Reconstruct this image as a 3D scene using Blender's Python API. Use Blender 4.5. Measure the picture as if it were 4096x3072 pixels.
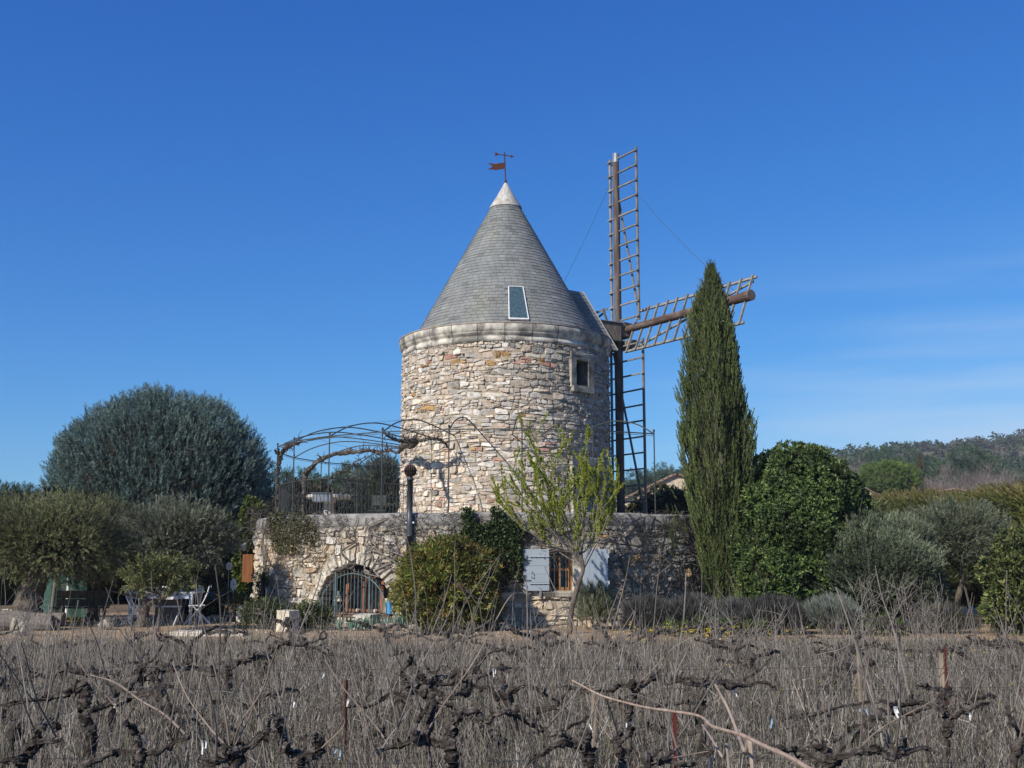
import bpy, math, random
import numpy as np
from mathutils import Vector
PI = math.pi
R_ = math.radians
for o in list(bpy.data.objects): bpy.data.objects.remove(o)
SC = bpy.context.scene
COL = SC.collection

# ------------------------------------------------------------------ camera
PITCH = R_(8.77); FPX = 1097.0; EYE = 1.63
cam = bpy.data.cameras.new('camera'); camo = bpy.data.objects.new('camera', cam); COL.objects.link(camo)
camo.location = (0, 0, EYE); camo.rotation_euler = (PI/2 + PITCH, 0, 0)
cam.sensor_width = 36; cam.lens = 36*FPX/1024; cam.clip_start = 0.1; cam.clip_end = 6000
SC.camera = camo
# ------------------------------------------------------------------ light
SUN_AZ = R_(42); SUN_EL = R_(35)          # sun stands behind the viewer, to the left
sd = Vector((-math.sin(SUN_AZ)*math.cos(SUN_EL), -math.cos(SUN_AZ)*math.cos(SUN_EL), math.sin(SUN_EL)))
sun = bpy.data.lights.new('sun', 'SUN'); sun.energy = 5.0; sun.angle = R_(0.53); sun.color = (1.0, 0.94, 0.85)
suno = bpy.data.objects.new('sun', sun); COL.objects.link(suno)
suno.rotation_euler = (-sd).to_track_quat('-Z', 'Y').to_euler(); suno.location = sd*60
w = bpy.data.worlds.new('World'); SC.world = w; w.use_nodes = True
nt = w.node_tree; bg = nt.nodes['Background']
sky = nt.nodes.new('ShaderNodeTexSky'); sky.sky_type = 'NISHITA'; sky.sun_disc = False
sky.sun_elevation = SUN_EL; sky.sun_rotation = math.atan2(sd.x, sd.y)
sky.air_density = 1.0; sky.dust_density = 0.25; sky.ozone_density = 2.6; sky.altitude = 300
# the camera's deep blue rendering of that sky: one response curve per channel
sep = nt.nodes.new('ShaderNodeSeparateColor'); hs = nt.nodes.new('ShaderNodeCombineColor')
nt.links.new(sky.outputs[0], sep.inputs[0])
for ch, (kk, ex) in enumerate(((.50, 1.42), (.77, 1.02), (1.06, .66))):
    m1 = nt.nodes.new('ShaderNodeMath'); m1.operation = 'MULTIPLY'; m1.inputs[1].default_value = .1
    m2 = nt.nodes.new('ShaderNodeMath'); m2.operation = 'POWER'; m2.inputs[1].default_value = ex
    m3 = nt.nodes.new('ShaderNodeMath'); m3.operation = 'MULTIPLY'; m3.inputs[1].default_value = kk*10
    nt.links.new(sep.outputs[ch], m1.inputs[0]); nt.links.new(m1.outputs[0], m2.inputs[0]); nt.links.new(m2.outputs[0], m3.inputs[0])
    nt.links.new(m3.outputs[0], hs.inputs[ch])
# thin high cloud veil low on the right
tc = nt.nodes.new('ShaderNodeTexCoord'); mp = nt.nodes.new('ShaderNodeMapping'); mp.inputs['Scale'].default_value = (1.5, 1.5, 16)
nz = nt.nodes.new('ShaderNodeTexNoise'); nz.inputs['Scale'].default_value = 1.6; nz.inputs['Detail'].default_value = 5
sp = nt.nodes.new('ShaderNodeSeparateXYZ')
nt.links.new(tc.outputs['Generated'], mp.inputs[0]); nt.links.new(mp.outputs[0], nz.inputs['Vector'])
nt.links.new(tc.outputs['Generated'], sp.inputs[0])
def mrange(nt, src, a, b, c, d):
    m = nt.nodes.new('ShaderNodeMapRange'); m.inputs[1].default_value = a; m.inputs[2].default_value = b
    m.inputs[3].default_value = c; m.inputs[4].default_value = d; m.interpolation_type = 'SMOOTHSTEP'
    nt.links.new(src, m.inputs[0]); return m.outputs[0]
def mmul(nt, a, b):
    m = nt.nodes.new('ShaderNodeMath'); m.operation = 'MULTIPLY'; nt.links.new(a, m.inputs[0])
    if isinstance(b, float): m.inputs[1].default_value = b
    else: nt.links.new(b, m.inputs[1])
    return m.outputs[0]
f1 = mmul(nt, mrange(nt, sp.outputs['Z'], 0.06, 0.30, 1, 0), mrange(nt, sp.outputs['X'], 0.0, 0.42, 0, 1))
f1 = mmul(nt, mmul(nt, f1, mrange(nt, nz.outputs[0], 0.3, 0.75, 0, 1)), 0.75)
mx = nt.nodes.new('ShaderNodeMix'); mx.data_type = 'RGBA'; nt.links.new(f1, mx.inputs[0])
nt.links.new(hs.outputs[0], mx.inputs[6]); mx.inputs[7].default_value = (5.6, 7.0, 8.8, 1)
nt.links.new(mx.outputs[2], bg.inputs[0]); bg.inputs[1].default_value = 0.091
SC.view_settings.view_transform = 'Standard'; SC.view_settings.look = 'None'
SC.view_settings.exposure = 0.14; SC.view_settings.gamma = 1.0; SC.view_settings.use_curve_mapping = False
SC.render.engine = 'CYCLES'; SC.cycles.max_bounces = 5; SC.cycles.diffuse_bounces = 2; SC.cycles.transparent_max_bounces = 6
SC.cycles.transmission_bounces = 2; SC.cycles.volume_bounces = 0

# ------------------------------------------------------------------ helpers
def rg(seed): return np.random.default_rng(seed)
def A(*v): return np.array(v, dtype=float)
def nrm(v): return v/np.maximum(np.linalg.norm(v, axis=-1, keepdims=True), 1e-9)
def S(sx, sy, Y):
    """world point at distance Y seen at pixel sx, sy of the 4096 wide photograph"""
    u = (sx/4 - 512)/FPX; v = (384 - sy/4)/FPX
    dy = math.cos(PITCH) - v*math.sin(PITCH); dz = math.sin(PITCH) + v*math.cos(PITCH)
    return A(u/dy*Y, Y, EYE + dz/dy*Y)
def Dp(dx, dy, Y): return S(dx*1.8517, dy*1.8517, Y)
def proj(p):
    x, y, z = p[0], p[1], p[2]-EYE
    d = y*math.cos(PITCH) + z*math.sin(PITCH); h = -y*math.sin(PITCH) + z*math.cos(PITCH)
    return 512 + FPX*x/d, 384 - FPX*h/d

class Geo:
    def __init__(s): s.V = []; s.F = {3: [], 4: []}; s.C = []; s.n = 0
    def add(s, V, F, c=(1, 1, 1)):
        V = np.asarray(V, dtype=float); n = len(V)
        if n == 0: return s
        for f in (F if isinstance(F, (list, tuple)) and len(F) and isinstance(F[0], np.ndarray) else [np.asarray(F)]):
            f = np.asarray(f)
            if len(f): s.F[f.shape[1]].append(f + s.n)
        c = np.asarray(c, dtype=float)
        s.C.append(np.broadcast_to(c, (n, 3)) if c.ndim == 1 else c)
        s.V.append(V); s.n += n
        return s
    def build(s, name, mat, parent=None, origin=None, smooth=False):
        V = np.concatenate(s.V); C = np.concatenate(s.C)
        org = A(0, 0, 0)
        if parent is not None: org = A(*parent['_org']) if '_org' in parent else A(0, 0, 0)
        elif origin is not None: org = A(*origin)
        me = bpy.data.meshes.new(name)
        V = V - org
        me.vertices.add(len(V)); me.vertices.foreach_set('co', V.astype(np.float32).ravel())
        loops = []; starts = []; k0 = 0
        for k in (4, 3):
            if s.F[k]:
                f = np.concatenate(s.F[k]); loops.append(f.ravel())
                starts.append(k0 + np.arange(len(f))*k); k0 += len(f)*k
        loops = np.concatenate(loops).astype(np.int32); starts = np.concatenate(starts).astype(np.int32)
        me.loops.add(len(loops)); me.loops.foreach_set('vertex_index', loops)
        me.polygons.add(len(starts)); me.polygons.foreach_set('loop_start', starts)
        me.polygons.foreach_set('use_smooth', np.full(len(starts), bool(smooth)))
        me.update(calc_edges=True)
        at = me.color_attributes.new('tint', 'FLOAT_COLOR', 'POINT')
        at.data.foreach_set('color', np.concatenate([C, np.ones((len(C), 1))], 1).astype(np.float32).ravel())
        if mat is not None: me.materials.append(mat)
        o = bpy.data.objects.new(name, me); COL.objects.link(o)
        if parent is not None: o.parent = parent
        elif origin is not None: o.location = org
        o['_org'] = [float(x) for x in org]
        return o

def thing(name, label, cat, loc, group=None):
    o = bpy.data.objects.new(name, None); COL.objects.link(o); o.location = Vector(loc); o.empty_display_size = .2
    o['_org'] = [float(x) for x in loc]
    o['label'] = label; o['category'] = cat
    if group: o['group'] = group
    return o
def tag(o, label=None, cat=None, group=None, kind=None):
    for k, v in (('label', label), ('category', cat), ('group', group), ('kind', kind)):
        if v: o[k] = v
    return o

BOXF = np.array([[0,1,3,2],[4,6,7,5],[0,4,5,1],[2,3,7,6],[0,2,6,4],[1,5,7,3]])
def box(g, x0, x1, y0, y1, z0, z1, c=(1,1,1), fr=None):
    V = np.array([[x, y, z] for x in (x0, x1) for y in (y0, y1) for z in (z0, z1)], dtype=float)
    if fr is not None: V = fr(V)
    g.add(V, BOXF, c)
def bbox(g, x0, x1, y0, y1, z0, z1, c=(1,1,1), fr=None, b=0.01, rng=None, j=0.0):
    """box with chamfered edges, optionally a little irregular"""
    m = A((x0+x1)/2, (y0+y1)/2, (z0+z1)/2); h = A(x1-x0, y1-y0, z1-z0)/2
    V = []
    for sx in (-1, 1):
        for sy in (-1, 1):
            for sz in (-1, 1):
                for k in range(3):
                    q = A(sx, sy, sz)*(h-b); q[k] += (sx, sy, sz)[k]*b; V.append(m+q)
    V = np.array(V)
    if rng is not None: V = V + rng.normal(0, j, V.shape)
    def ix(sx, sy, sz, k): return (((sx > 0)*2 + (sy > 0))*2 + (sz > 0))*3 + k
    Q = []; T = []
    for s in (-1, 1):
        Q.append([ix(s,-1,-1,0), ix(s,1,-1,0), ix(s,1,1,0), ix(s,-1,1,0)])
        Q.append([ix(-1,s,-1,1), ix(1,s,-1,1), ix(1,s,1,1), ix(-1,s,1,1)])
        Q.append([ix(-1,-1,s,2), ix(1,-1,s,2), ix(1,1,s,2), ix(-1,1,s,2)])
    for a in (-1, 1):
        for b2 in (-1, 1):
            Q.append([ix(a,b2,-1,0), ix(a,b2,-1,1), ix(a,b2,1,1), ix(a,b2,1,0)])
            Q.append([ix(a,-1,b2,0), ix(a,-1,b2,2), ix(a,1,b2,2), ix(a,1,b2,0)])
            Q.append([ix(-1,a,b2,1), ix(-1,a,b2,2), ix(1,a,b2,2), ix(1,a,b2,1)])
            for c2 in (-1, 1): T.append([ix(a,b2,c2,0), ix(a,b2,c2,1), ix(a,b2,c2,2)])
    if fr is not None: V = fr(V)
    g.add(V, [np.array(Q), np.array(T)], c)

def smoothline(P, n):
    """Catmull-Rom through points"""
    P = np.asarray(P, dtype=float); m = len(P)
    if m < 3:
        t = np.linspace(0, 1, n)[:, None]; return P[0]*(1-t) + P[-1]*t
    E = np.vstack([2*P[0]-P[1], P, 2*P[-1]-P[-2]])
    t = np.linspace(0, m-1-1e-6, n); i = t.astype(int); f = (t-i)[:, None]
    a, b, c, d = E[i], E[i+1], E[i+2], E[i+3]
    return .5*((2*b) + (c-a)*f + (2*a-5*b+4*c-d)*f**2 + (3*b-a-3*c+d)*f**3)
def tube(g, P, r, sides=6, c=(1,1,1), rough=0.0, rng=None, cap=True, flat=1.0):
    P = np.asarray(P, dtype=float); n = len(P)
    r = np.broadcast_to(np.asarray(r, dtype=float), (n,)) if np.ndim(r) < 2 else r
    T = nrm(np.gradient(P, axis=0)); up = A(0, 0, 1) if abs(T[:, 2]).mean() < .8 else A(0, 1, 0)
    N = nrm(np.cross(T, up)); B = np.cross(T, N)
    a = np.arange(sides)*2*PI/sides
    rr = np.repeat(r[:, None], sides, 1)
    if rough and rng is not None: rr = rr*(1 + rng.normal(0, rough, rr.shape))
    V = P[:, None] + rr[..., None]*(np.cos(a)[None, :, None]*N[:, None] + flat*np.sin(a)[None, :, None]*B[:, None])
    V = V.reshape(-1, 3)
    i = np.arange(n-1)[:, None]*sides; j = np.arange(sides)[None]; j2 = (j+1) % sides
    F = np.stack([i+j, i+j2, i+sides+j2, i+sides+j], -1).reshape(-1, 4)
    Fs = [F]
    if cap:
        V = np.vstack([V, P[0], P[-1]]); k = n*sides
        j = np.arange(sides); j2 = (j+1) % sides
        Fs.append(np.concatenate([np.stack([j2, j, np.full(sides, k)], 1), np.stack([(n-1)*sides+j, (n-1)*sides+j2, np.full(sides, k+1)], 1)]))
    g.add(V, Fs, c)
def lathe(g, prof, c3, n=32, c=(1,1,1), a0=0, a1=2*PI):
    prof = np.asarray(prof, dtype=float); m = len(prof); full = abs(a1-a0-2*PI) < 1e-6
    k = n if full else n+1
    a = a0 + np.arange(k)*(a1-a0)/n
    V = np.stack([prof[:, 0][None]*np.sin(a)[:, None], -prof[:, 0][None]*np.cos(a)[:, None], np.repeat(prof[:, 1][None], k, 0)], -1) + np.asarray(c3)
    V = V.reshape(-1, 3)
    i = np.arange(n)[:, None]; i2 = (i+1) % k; j = np.arange(m-1)[None]
    F = np.stack([i*m+j, i2*m+j, i2*m+j+1, i*m+j+1], -1).reshape(-1, 4)
    g.add(V, F, c)
def blob(g, c3, r3, seed=0, amp=.12, n=14, c=(1,1,1), cut=None):
    rng = rg(seed); th = np.linspace(0, PI, n); ph = np.linspace(0, 2*PI, 2*n, endpoint=False)
    T, Ph = np.meshgrid(th, ph, indexing='ij')
    d = np.stack([np.sin(T)*np.cos(Ph), np.sin(T)*np.sin(Ph), np.cos(T)], -1).reshape(-1, 3)
    V = d*(1+amp*sn(d*2.3, seed))[:, None]*np.asarray(r3)
    if cut is not None: V[:, 2] = np.maximum(V[:, 2], cut)
    V = V + np.asarray(c3); m = 2*n
    i = np.arange(n-1)[:, None]*m; j = np.arange(m)[None]; j2 = (j+1) % m
    g.add(V, np.stack([i+j, i+m+j, i+m+j2, i+j2], -1).reshape(-1, 4), c)
def sn(P, seed=0, k=7):
    """cheap smooth noise, about -1..1"""
    r = rg(seed+77); P = np.asarray(P); s = 0
    for i in range(k):
        w_ = r.normal(0, 1.6, P.shape[-1]); s = s + np.sin(P@w_ + r.uniform(0, 6.3))
    return s/math.sqrt(k)/1.3

# leaf prototypes: growth axis +z
def P_tuft(rng, n, L, ll, lw, spread, start=0.0):
    V = []; F = []; J = []
    for i in range(n):
        z = L*(start + (1-start)*(i+.5)/n); a = rng.uniform(0, 2*PI); s = spread*rng.uniform(.5, 1.15)*(1-.45*i/n)
        d = A(math.cos(a)*math.sin(s), math.sin(a)*math.sin(s), math.cos(s)); b = nrm(np.cross(d, rng.normal(0, 1, 3)))
        p = A(0, 0, z); l = ll*rng.uniform(.7, 1.2)
        V += [p, p+d*l*.45+b*lw/2, p+d*l, p+d*l*.45-b*lw/2]; F.append([4*i, 4*i+1, 4*i+2, 4*i+3])
        J += [rng.uniform(.75, 1.25)]*4
    return np.array(V), np.array(F), np.array(J)
def scatter(g, proto, P, Z, Sc, rng, col, jit=.12):
    V0, F0, J0 = proto; N = len(P); k = len(V0)
    Z = nrm(Z); ref = nrm(rng.normal(0, 1, (N, 3))); X = nrm(np.cross(Z, ref)); Y = np.cross(Z, X)
    M = np.stack([X, Y, Z], 1)                     # rows
    V = np.einsum('ki,nij->nkj', V0, M)*np.asarray(Sc).reshape(-1, 1, 1) + P[:, None]
    F = (F0[None] + (np.arange(N)*k)[:, None, None]).reshape(-1, F0.shape[1])
    col = np.asarray(col); col = np.broadcast_to(col, (N, 3)) if col.ndim == 1 else col
    C = col[:, None]*J0[None, :, None]*(1+rng.normal(0, jit, (N, 1, 1)))
    g.add(V.reshape(-1, 3), F, np.clip(C, .005, 1).reshape(-1, 3))
def multi(g, protos, P, Z, Sc, rng, col, jit=.12):
    Sc = np.broadcast_to(Sc, (len(P),)); col = np.asarray(col); col = np.broadcast_to(col, (len(P), 3)) if col.ndim == 1 else col
    ch = rng.integers(0, len(protos), len(P))
    for i, pr in enumerate(protos):
        m = ch == i
        if m.any(): scatter(g, pr, P[m], Z[m], Sc[m], rng, col[m], jit)
def rdir(rng, n): return nrm(rng.normal(0, 1, (n, 3)))
def crown(rng, N, c3, r3, nl=60, amp=.16, w=.25, depth=.35, zmin=-1.0, gaps=0.0, low=.0, seed=0):
    """points through the outer part of a lobed crown; returns points and outward directions"""
    d = rdir(rng, int(N*1.8)); d = d[d[:, 2] > zmin][:N]
    lob = rdir(rng, nl); dot = (d@lob.T); mxd = dot.max(1)
    b = np.clip(1-(1-mxd)/w**1.0/.35, 0, 1)
    u = rng.uniform(0, 1, len(d))**1.6*depth
    r = (1 - amp + 2*amp*b + .06*sn(d*3, seed))*(1-u)
    if gaps:
        gg = sn(d*4.2+3, seed+5); k = ~((gg > 1.0-gaps) & (u < .3)); d, r, u = d[k], r[k], u[k]
    return np.asarray(c3) + d*r[:, None]*np.asarray(r3), nrm(d/np.asarray(r3)), u
def pal(rng, n, cols, ws=None):
    cols = np.array(cols); i = rng.choice(len(cols), n, p=ws); return cols[i]

# ------------------------------------------------------------------ materials
def M(name, col=(1,1,1), col2=None, sc=4, rough=.85, bump=0.0, bsc=25, tint=False, spec=.25, transl=0.0, metal=0.0,
      detail=5, thr=(.35, .65), st=None, bdist=.01, wave=None):
    m = bpy.data.materials.new(name); m.use_nodes = True; n = m.node_tree; P = n.nodes['Principled BSDF']
    P.inputs['Roughness'].default_value = rough; P.inputs['Metallic'].default_value = metal
    P.inputs['Specular IOR Level'].default_value = spec
    tc = n.nodes.new('ShaderNodeTexCoord'); vec = tc.outputs['Object']
    if st is not None:
        mp = n.nodes.new('ShaderNodeMapping'); mp.inputs['Scale'].default_value = st; n.links.new(vec, mp.inputs[0]); vec = mp.outputs[0]
    if col2 is not None:
        nz = n.nodes.new('ShaderNodeTexNoise'); nz.inputs['Scale'].default_value = sc; nz.inputs['Detail'].default_value = detail
        n.links.new(vec, nz.inputs['Vector'])
        mr = n.nodes.new('ShaderNodeMapRange'); mr.inputs[1].default_value = thr[0]; mr.inputs[2].default_value = thr[1]
        n.links.new(nz.outputs[0], mr.inputs[0])
        mx = n.nodes.new('ShaderNodeMix'); mx.data_type = 'RGBA'; mx.inputs[6].default_value = (*col, 1); mx.inputs[7].default_value = (*col2, 1)
        n.links.new(mr.outputs[0], mx.inputs[0]); out = mx.outputs[2]
    else:
        rgb = n.nodes.new('ShaderNodeRGB'); rgb.outputs[0].default_value = (*col, 1); out = rgb.outputs[0]
    if tint:
        at = n.nodes.new('ShaderNodeAttribute'); at.attribute_name = 'tint'
        mu = n.nodes.new('ShaderNodeMix'); mu.data_type = 'RGBA'; mu.blend_type = 'MULTIPLY'; mu.inputs[0].default_value = 1
        n.links.new(out, mu.inputs[6]); n.links.new(at.outputs['Color'], mu.inputs[7]); out = mu.outputs[2]
    n.links.new(out, P.inputs['Base Color'])
    if bump:
        nb = n.nodes.new('ShaderNodeTexNoise'); nb.inputs['Scale'].default_value = bsc; nb.inputs['Detail'].default_value = 6
        n.links.new(vec, nb.inputs['Vector'])
        bp = n.nodes.new('ShaderNodeBump'); bp.inputs['Strength'].default_value = bump; bp.inputs['Distance'].default_value = bdist
        n.links.new(nb.outputs[0], bp.inputs['Height']); n.links.new(bp.outputs[0], P.inputs['Normal'])
    if transl:
        tr = n.nodes.new('ShaderNodeBsdfTranslucent'); n.links.new(out, tr.inputs[0])
        ms = n.nodes.new('ShaderNodeMixShader'); ms.inputs[0].default_value = transl
        n.links.new(P.outputs[0], ms.inputs[1]); n.links.new(tr.outputs[0], ms.inputs[2])
        n.links.new(ms.outputs[0], n.nodes['Material Output'].inputs[0])
    return m
MT = dict(
 leaf=M('leaf_matt', tint=True, rough=.62, spec=.3, transl=.18),
 gloss=M('leaf_glossy', tint=True, rough=.52, spec=.32, transl=.12),
 stone=M('rubble_stone', (1.08,1.05,1.0), (.66,.65,.64), sc=9, tint=True, rough=.93, bump=.9, bsc=22, spec=.1, bdist=.02, thr=(.42,.68), detail=9),
 mortar=M('lime_mortar', (.46,.38,.28), (.30,.245,.18), sc=6, rough=.95, bump=1, bsc=40, spec=.1, tint=True, bdist=.02),
 dressed=M('dressed_limestone', (.62,.58,.50), (.19,.18,.16), sc=3.2, rough=.93, bump=.7, bsc=18, tint=True, spec=.1, bdist=.015, thr=(.40,.62), detail=10),
 render=M('grey_render', (.33,.31,.28), (.16,.15,.14), sc=3, rough=.95, bump=.8, bsc=14, tint=True, spec=.1, bdist=.02, detail=9),
 slate=M('slate', (1,1,1), (.78,.79,.78), sc=2.2, rough=.72, bump=.5, bsc=60, tint=True, spec=.3, bdist=.004, detail=8),
 lead=M('weathered_lead', (.52,.50,.45), (.33,.29,.23), sc=2.6, rough=.7, bump=.5, bsc=14, spec=.3, st=(4,4,1), detail=8),
 rust=M('rusty_iron', (.10,.036,.024), (.055,.024,.018), sc=9, rough=.85, bump=.4, bsc=50, spec=.2),
 iron=M('dark_iron', (.035,.045,.045), (.06,.06,.055), sc=8, rough=.6, spec=.35),
 irongrey=M('grey_green_iron', (.11,.16,.16), (.07,.09,.09), sc=8, rough=.55, spec=.4),
 pole=M('red_brown_log', (.095,.064,.052), (.185,.16,.14), sc=3, rough=.85, bump=.8, bsc=22, spec=.15, st=(3,3,.5), detail=8, thr=(.4,.7)),
 polex=M('red_brown_log_lying', (.10,.064,.052), (.20,.165,.14), sc=2.4, rough=.85, bump=.8, bsc=22, spec=.15, detail=8, thr=(.45,.72)),
 slat=M('weathered_slat', (.27,.255,.23), (.17,.16,.145), sc=6, rough=.9, bump=.3, spec=.15, tint=True),
 wood=M('brown_joinery', (.30,.13,.065), (.20,.085,.045), sc=5, rough=.6, spec=.3, st=(6,6,1)),
 oldwood=M('old_grey_wood', (.23,.20,.165), (.12,.10,.085), sc=6, rough=.9, bump=.7, bsc=20, spec=.15, st=(4,4,.7), tint=True),
 glass=M('dark_window_glass', (.012,.014,.018), rough=.08, spec=.6),
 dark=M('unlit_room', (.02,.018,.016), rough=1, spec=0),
 shutter=M('blue_grey_paint', (.37,.42,.46), (.33,.38,.42), sc=3, rough=.55, spec=.35),
 white=M('white_paint', (.78,.78,.76), (.66,.66,.63), sc=7, rough=.55, spec=.35),
 metal=M('grey_metal', (.30,.32,.34), (.20,.21,.23), sc=6, rough=.4, spec=.5, metal=.4),
 pipe=M('black_stove_pipe', (.035,.04,.05), (.06,.06,.065), sc=5, rough=.45, spec=.5),
 terra=M('terracotta', (.36,.22,.15), (.24,.16,.12), sc=9, rough=.9, bump=.4, tint=True, spec=.15),
 bark=M('vine_bark', (.045,.036,.03), (.19,.165,.14), sc=15, rough=.95, bump=1.0, bsc=45, spec=.08, tint=True, bdist=.012, detail=8, thr=(.42,.72)),
 twig=M('twig', (.24,.21,.18), (.15,.13,.112), sc=14, rough=.85, spec=.15, tint=True),
 trunk=M('tree_bark', (.15,.125,.10), (.08,.065,.05), sc=10, rough=.95, bump=.9, bsc=30, spec=.1, tint=True, bdist=.02),
 straw=M('dry_stalk', (1,1,1), tint=True, rough=.85, spec=.12, transl=.12),
 rock=M('pale_rock', (.60,.55,.46), (.36,.33,.28), sc=5, rough=.95, bump=.9, bsc=16, tint=True, spec=.1, bdist=.02, detail=8),
 tarp=M('green_netting', (.05,.10,.08), (.03,.065,.052), sc=7, rough=.8, spec=.2, bump=.5, bsc=12, bdist=.05),
 blue=M('blue_board', (.04,.28,.62), (.05,.34,.66), sc=9, rough=.5),
 globe=M('green_glass_globe', (.02,.07,.065), rough=.06, spec=.8),
 corten=M('rust_brown_board', (.205,.082,.03), (.15,.06,.024), sc=4, rough=.8, spec=.2, bump=.2, st=(3,3,.6)),
 petal=M('yellow_petal', (.80,.62,.02), (.72,.50,.02), sc=9, rough=.6, transl=.2),
 redpost=M('rusty_red_stake', (.21,.045,.03), (.13,.035,.028), sc=9, rough=.8, spec=.2),
)
# ------------------------------------------------------------------ ground, path, hill
C0 = A(-.19, 32.0, 0)
def ground_h(x, y):
    P = np.stack([x*.8, y*.8], -1)
    near = np.clip((y-3)/3, 0, 1)*np.clip((60-y)/20, 0, 1)
    far = np.clip((y-70)/200, 0, 1)
    return .03*sn(P, 4)*near*np.clip((20-y)/3, .25, 1) + far*0
def ground_mat():
    m = M('earth', (.20,.145,.095), (.12,.09,.062), sc=1.2, rough=.98, bump=1, bsc=16, spec=.05, bdist=.03, detail=9)
    return m
def grid(g, xs, ys, fz, c=(1,1,1)):
    X, Y = np.meshgrid(xs, ys, indexing='ij'); Z = fz(X, Y); n, m = X.shape
    V = np.stack([X, Y, Z], -1).reshape(-1, 3); i = np.arange(n-1)[:, None]*m; j = np.arange(m-1)[None]
    g.add(V, np.stack([i+j, i+m+j, i+m+j+1, i+j+1], -1).reshape(-1, 4), c)
g = Geo()
xs = np.concatenate([[-2500, -900, -300, -100, -50], np.linspace(-30, 30, 150), [50, 100, 300, 900, 2500]])
ys = np.concatenate([[-300, -60, -15], np.linspace(-4, 44, 150), [55, 70, 100, 160, 260, 500, 1000, 3000]])
grid(g, xs, ys, ground_h)
tag(g.build('ground', ground_mat(), smooth=True), kind='structure')
# gravel court round the foot of the terrace
gm = M('orange_gravel', (.40,.29,.185), (.25,.175,.11), sc=2.2, rough=.97, bump=1, bsc=60, spec=.08, bdist=.02, detail=12)
g = Geo()
def edge(x): return 19.0 + .35*np.sin(x*.9) + .2*np.sin(x*2.3+1)
xs = np.linspace(-16, 16, 130); tt = np.linspace(0, 1, 40)
X = np.repeat(xs[:, None], 40, 1); Y = edge(X)*(1-tt) + 31*tt
V = np.stack([X, Y, ground_h(X, Y)+.006], -1).reshape(-1, 3); i = np.arange(129)[:, None]*40; j = np.arange(39)[None]
g.add(V, np.stack([i+j, i+40+j, i+41+j, i+j+1], -1).reshape(-1, 4))
tag(g.build('gravel_path', gm, smooth=True), kind='structure')
# pebbles on the gravel
rng = rg(3); g = Geo(); n = 5000
pv = np.array([[1,0,0],[0,1,0],[-1,0,0],[0,-1,0],[0,0,.7]])*.5; pf = np.array([[0,1,4],[1,2,4],[2,3,4],[3,0,4]])
px = rng.uniform(-14, 9, n); py = rng.uniform(18.8, 27, n); P = np.stack([px, py, ground_h(px, py)+.006], -1)
k = np.hypot(px-C0[0], py-32) > 7.1; P = P[k]
Zp = np.tile(A(0, 0, 1), (len(P), 1)) + rng.normal(0, .15, (len(P), 3))
scatter(g, (pv, pf, np.ones(5)), P, Zp, rng.uniform(.015, .05, len(P)), rng, pal(rng, len(P), [(.5,.42,.3),(.42,.3,.18),(.6,.55,.46),(.3,.22,.15)]))
tag(g.build('gravel_pebbles', M('pebble', tint=True, rough=.9, spec=.1)), 'loose pale and orange pebbles on the gravel court', 'gravel', kind='stuff')
# hillside
def hill_z(X, Y):
    az = X/np.maximum(Y, 1)
    ridge = np.interp(az, [-1.2, -.5, -.3, -.1, .1, .13, .30, .36, .47, .6, 1.2], [.07, .050, .052, .056, .062, .070, .092, .099, .107, .112, .12])
    t = np.clip((Y-150)/330, 0, 1); t = t*t*(3-2*t)*.55 + .45*t
    z = ridge*480*t
    return z + 2.0*sn(np.stack([X*.02, Y*.02], -1), 9)*t - np.clip(Y-480, 0, 1e4)*.05 - 1.5
g = Geo(); grid(g, np.linspace(-520, 620, 120), np.linspace(150, 800, 70), hill_z)
tag(g.build('hillside', M('hill_scrub', (.10,.095,.06), (.15,.125,.09), sc=.05, rough=1, spec=.02, detail=8), smooth=True), kind='structure')

# ------------------------------------------------------------------ rubble masonry
def rubble(rng, u0, u1, v0, v1, hmin, hmax, wr=(1.1, 3.2), wav=.02, split=.22):
    vs = [v0]
    while vs[-1] < v1-.02: vs.append(vs[-1] + rng.uniform(hmin, hmax))
    vs[-1] = v1; vs = np.array(vs); nb = len(vs)
    def bnd(k, u):
        if k <= 0 or k >= nb-1: return vs[min(max(k, 0), nb-1)] + 0*u
        return vs[k] + wav*np.sin(u*3.1+k*2.7) + wav*.8*np.sin(u*7.7+k*5.1) + wav*.4*np.sin(u*17+k)
    cells = []
    for k in range(nb-1):
        h = vs[k+1]-vs[k]; u = u0 - rng.uniform(0, .2)
        while u < u1:
            wd = min(h, .16)*rng.uniform(*wr) + .02
            if rng.random() < .1: wd *= 1.6
            a, b = u, min(u+wd, u1+.001); sk = rng.normal(0, .012, 2)
            q = np.array([[a, bnd(k, A(a))[0]], [b, bnd(k, A(b))[0]], [b+sk[1], bnd(k+1, A(b))[0]], [a+sk[0], bnd(k+1, A(a))[0]]])
            r = rng.random()
            if r < split and h > .1:
                t = rng.uniform(.35, .65); m1 = q[0]*(1-t)+q[3]*t; m2 = q[1]*(1-t)+q[2]*t + A(0, rng.normal(0, .012))
                for lo in (True, False):
                    c = np.array([q[0], q[1], m2, m1]) if lo else np.array([m1, m2, q[2], q[3]])
                    if wd > .2 and rng.random() < .6:
                        s = rng.uniform(.35, .65); e = c[0]*(1-s)+c[1]*s; f = c[3]*(1-s)+c[2]*s
                        cells += [np.array([c[0], e, f, c[3]]), np.array([e, c[1], c[2], f])]
                    else: cells.append(c)
            else: cells.append(q)
            u = b + 1e-6
    return np.array(cells)
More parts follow.
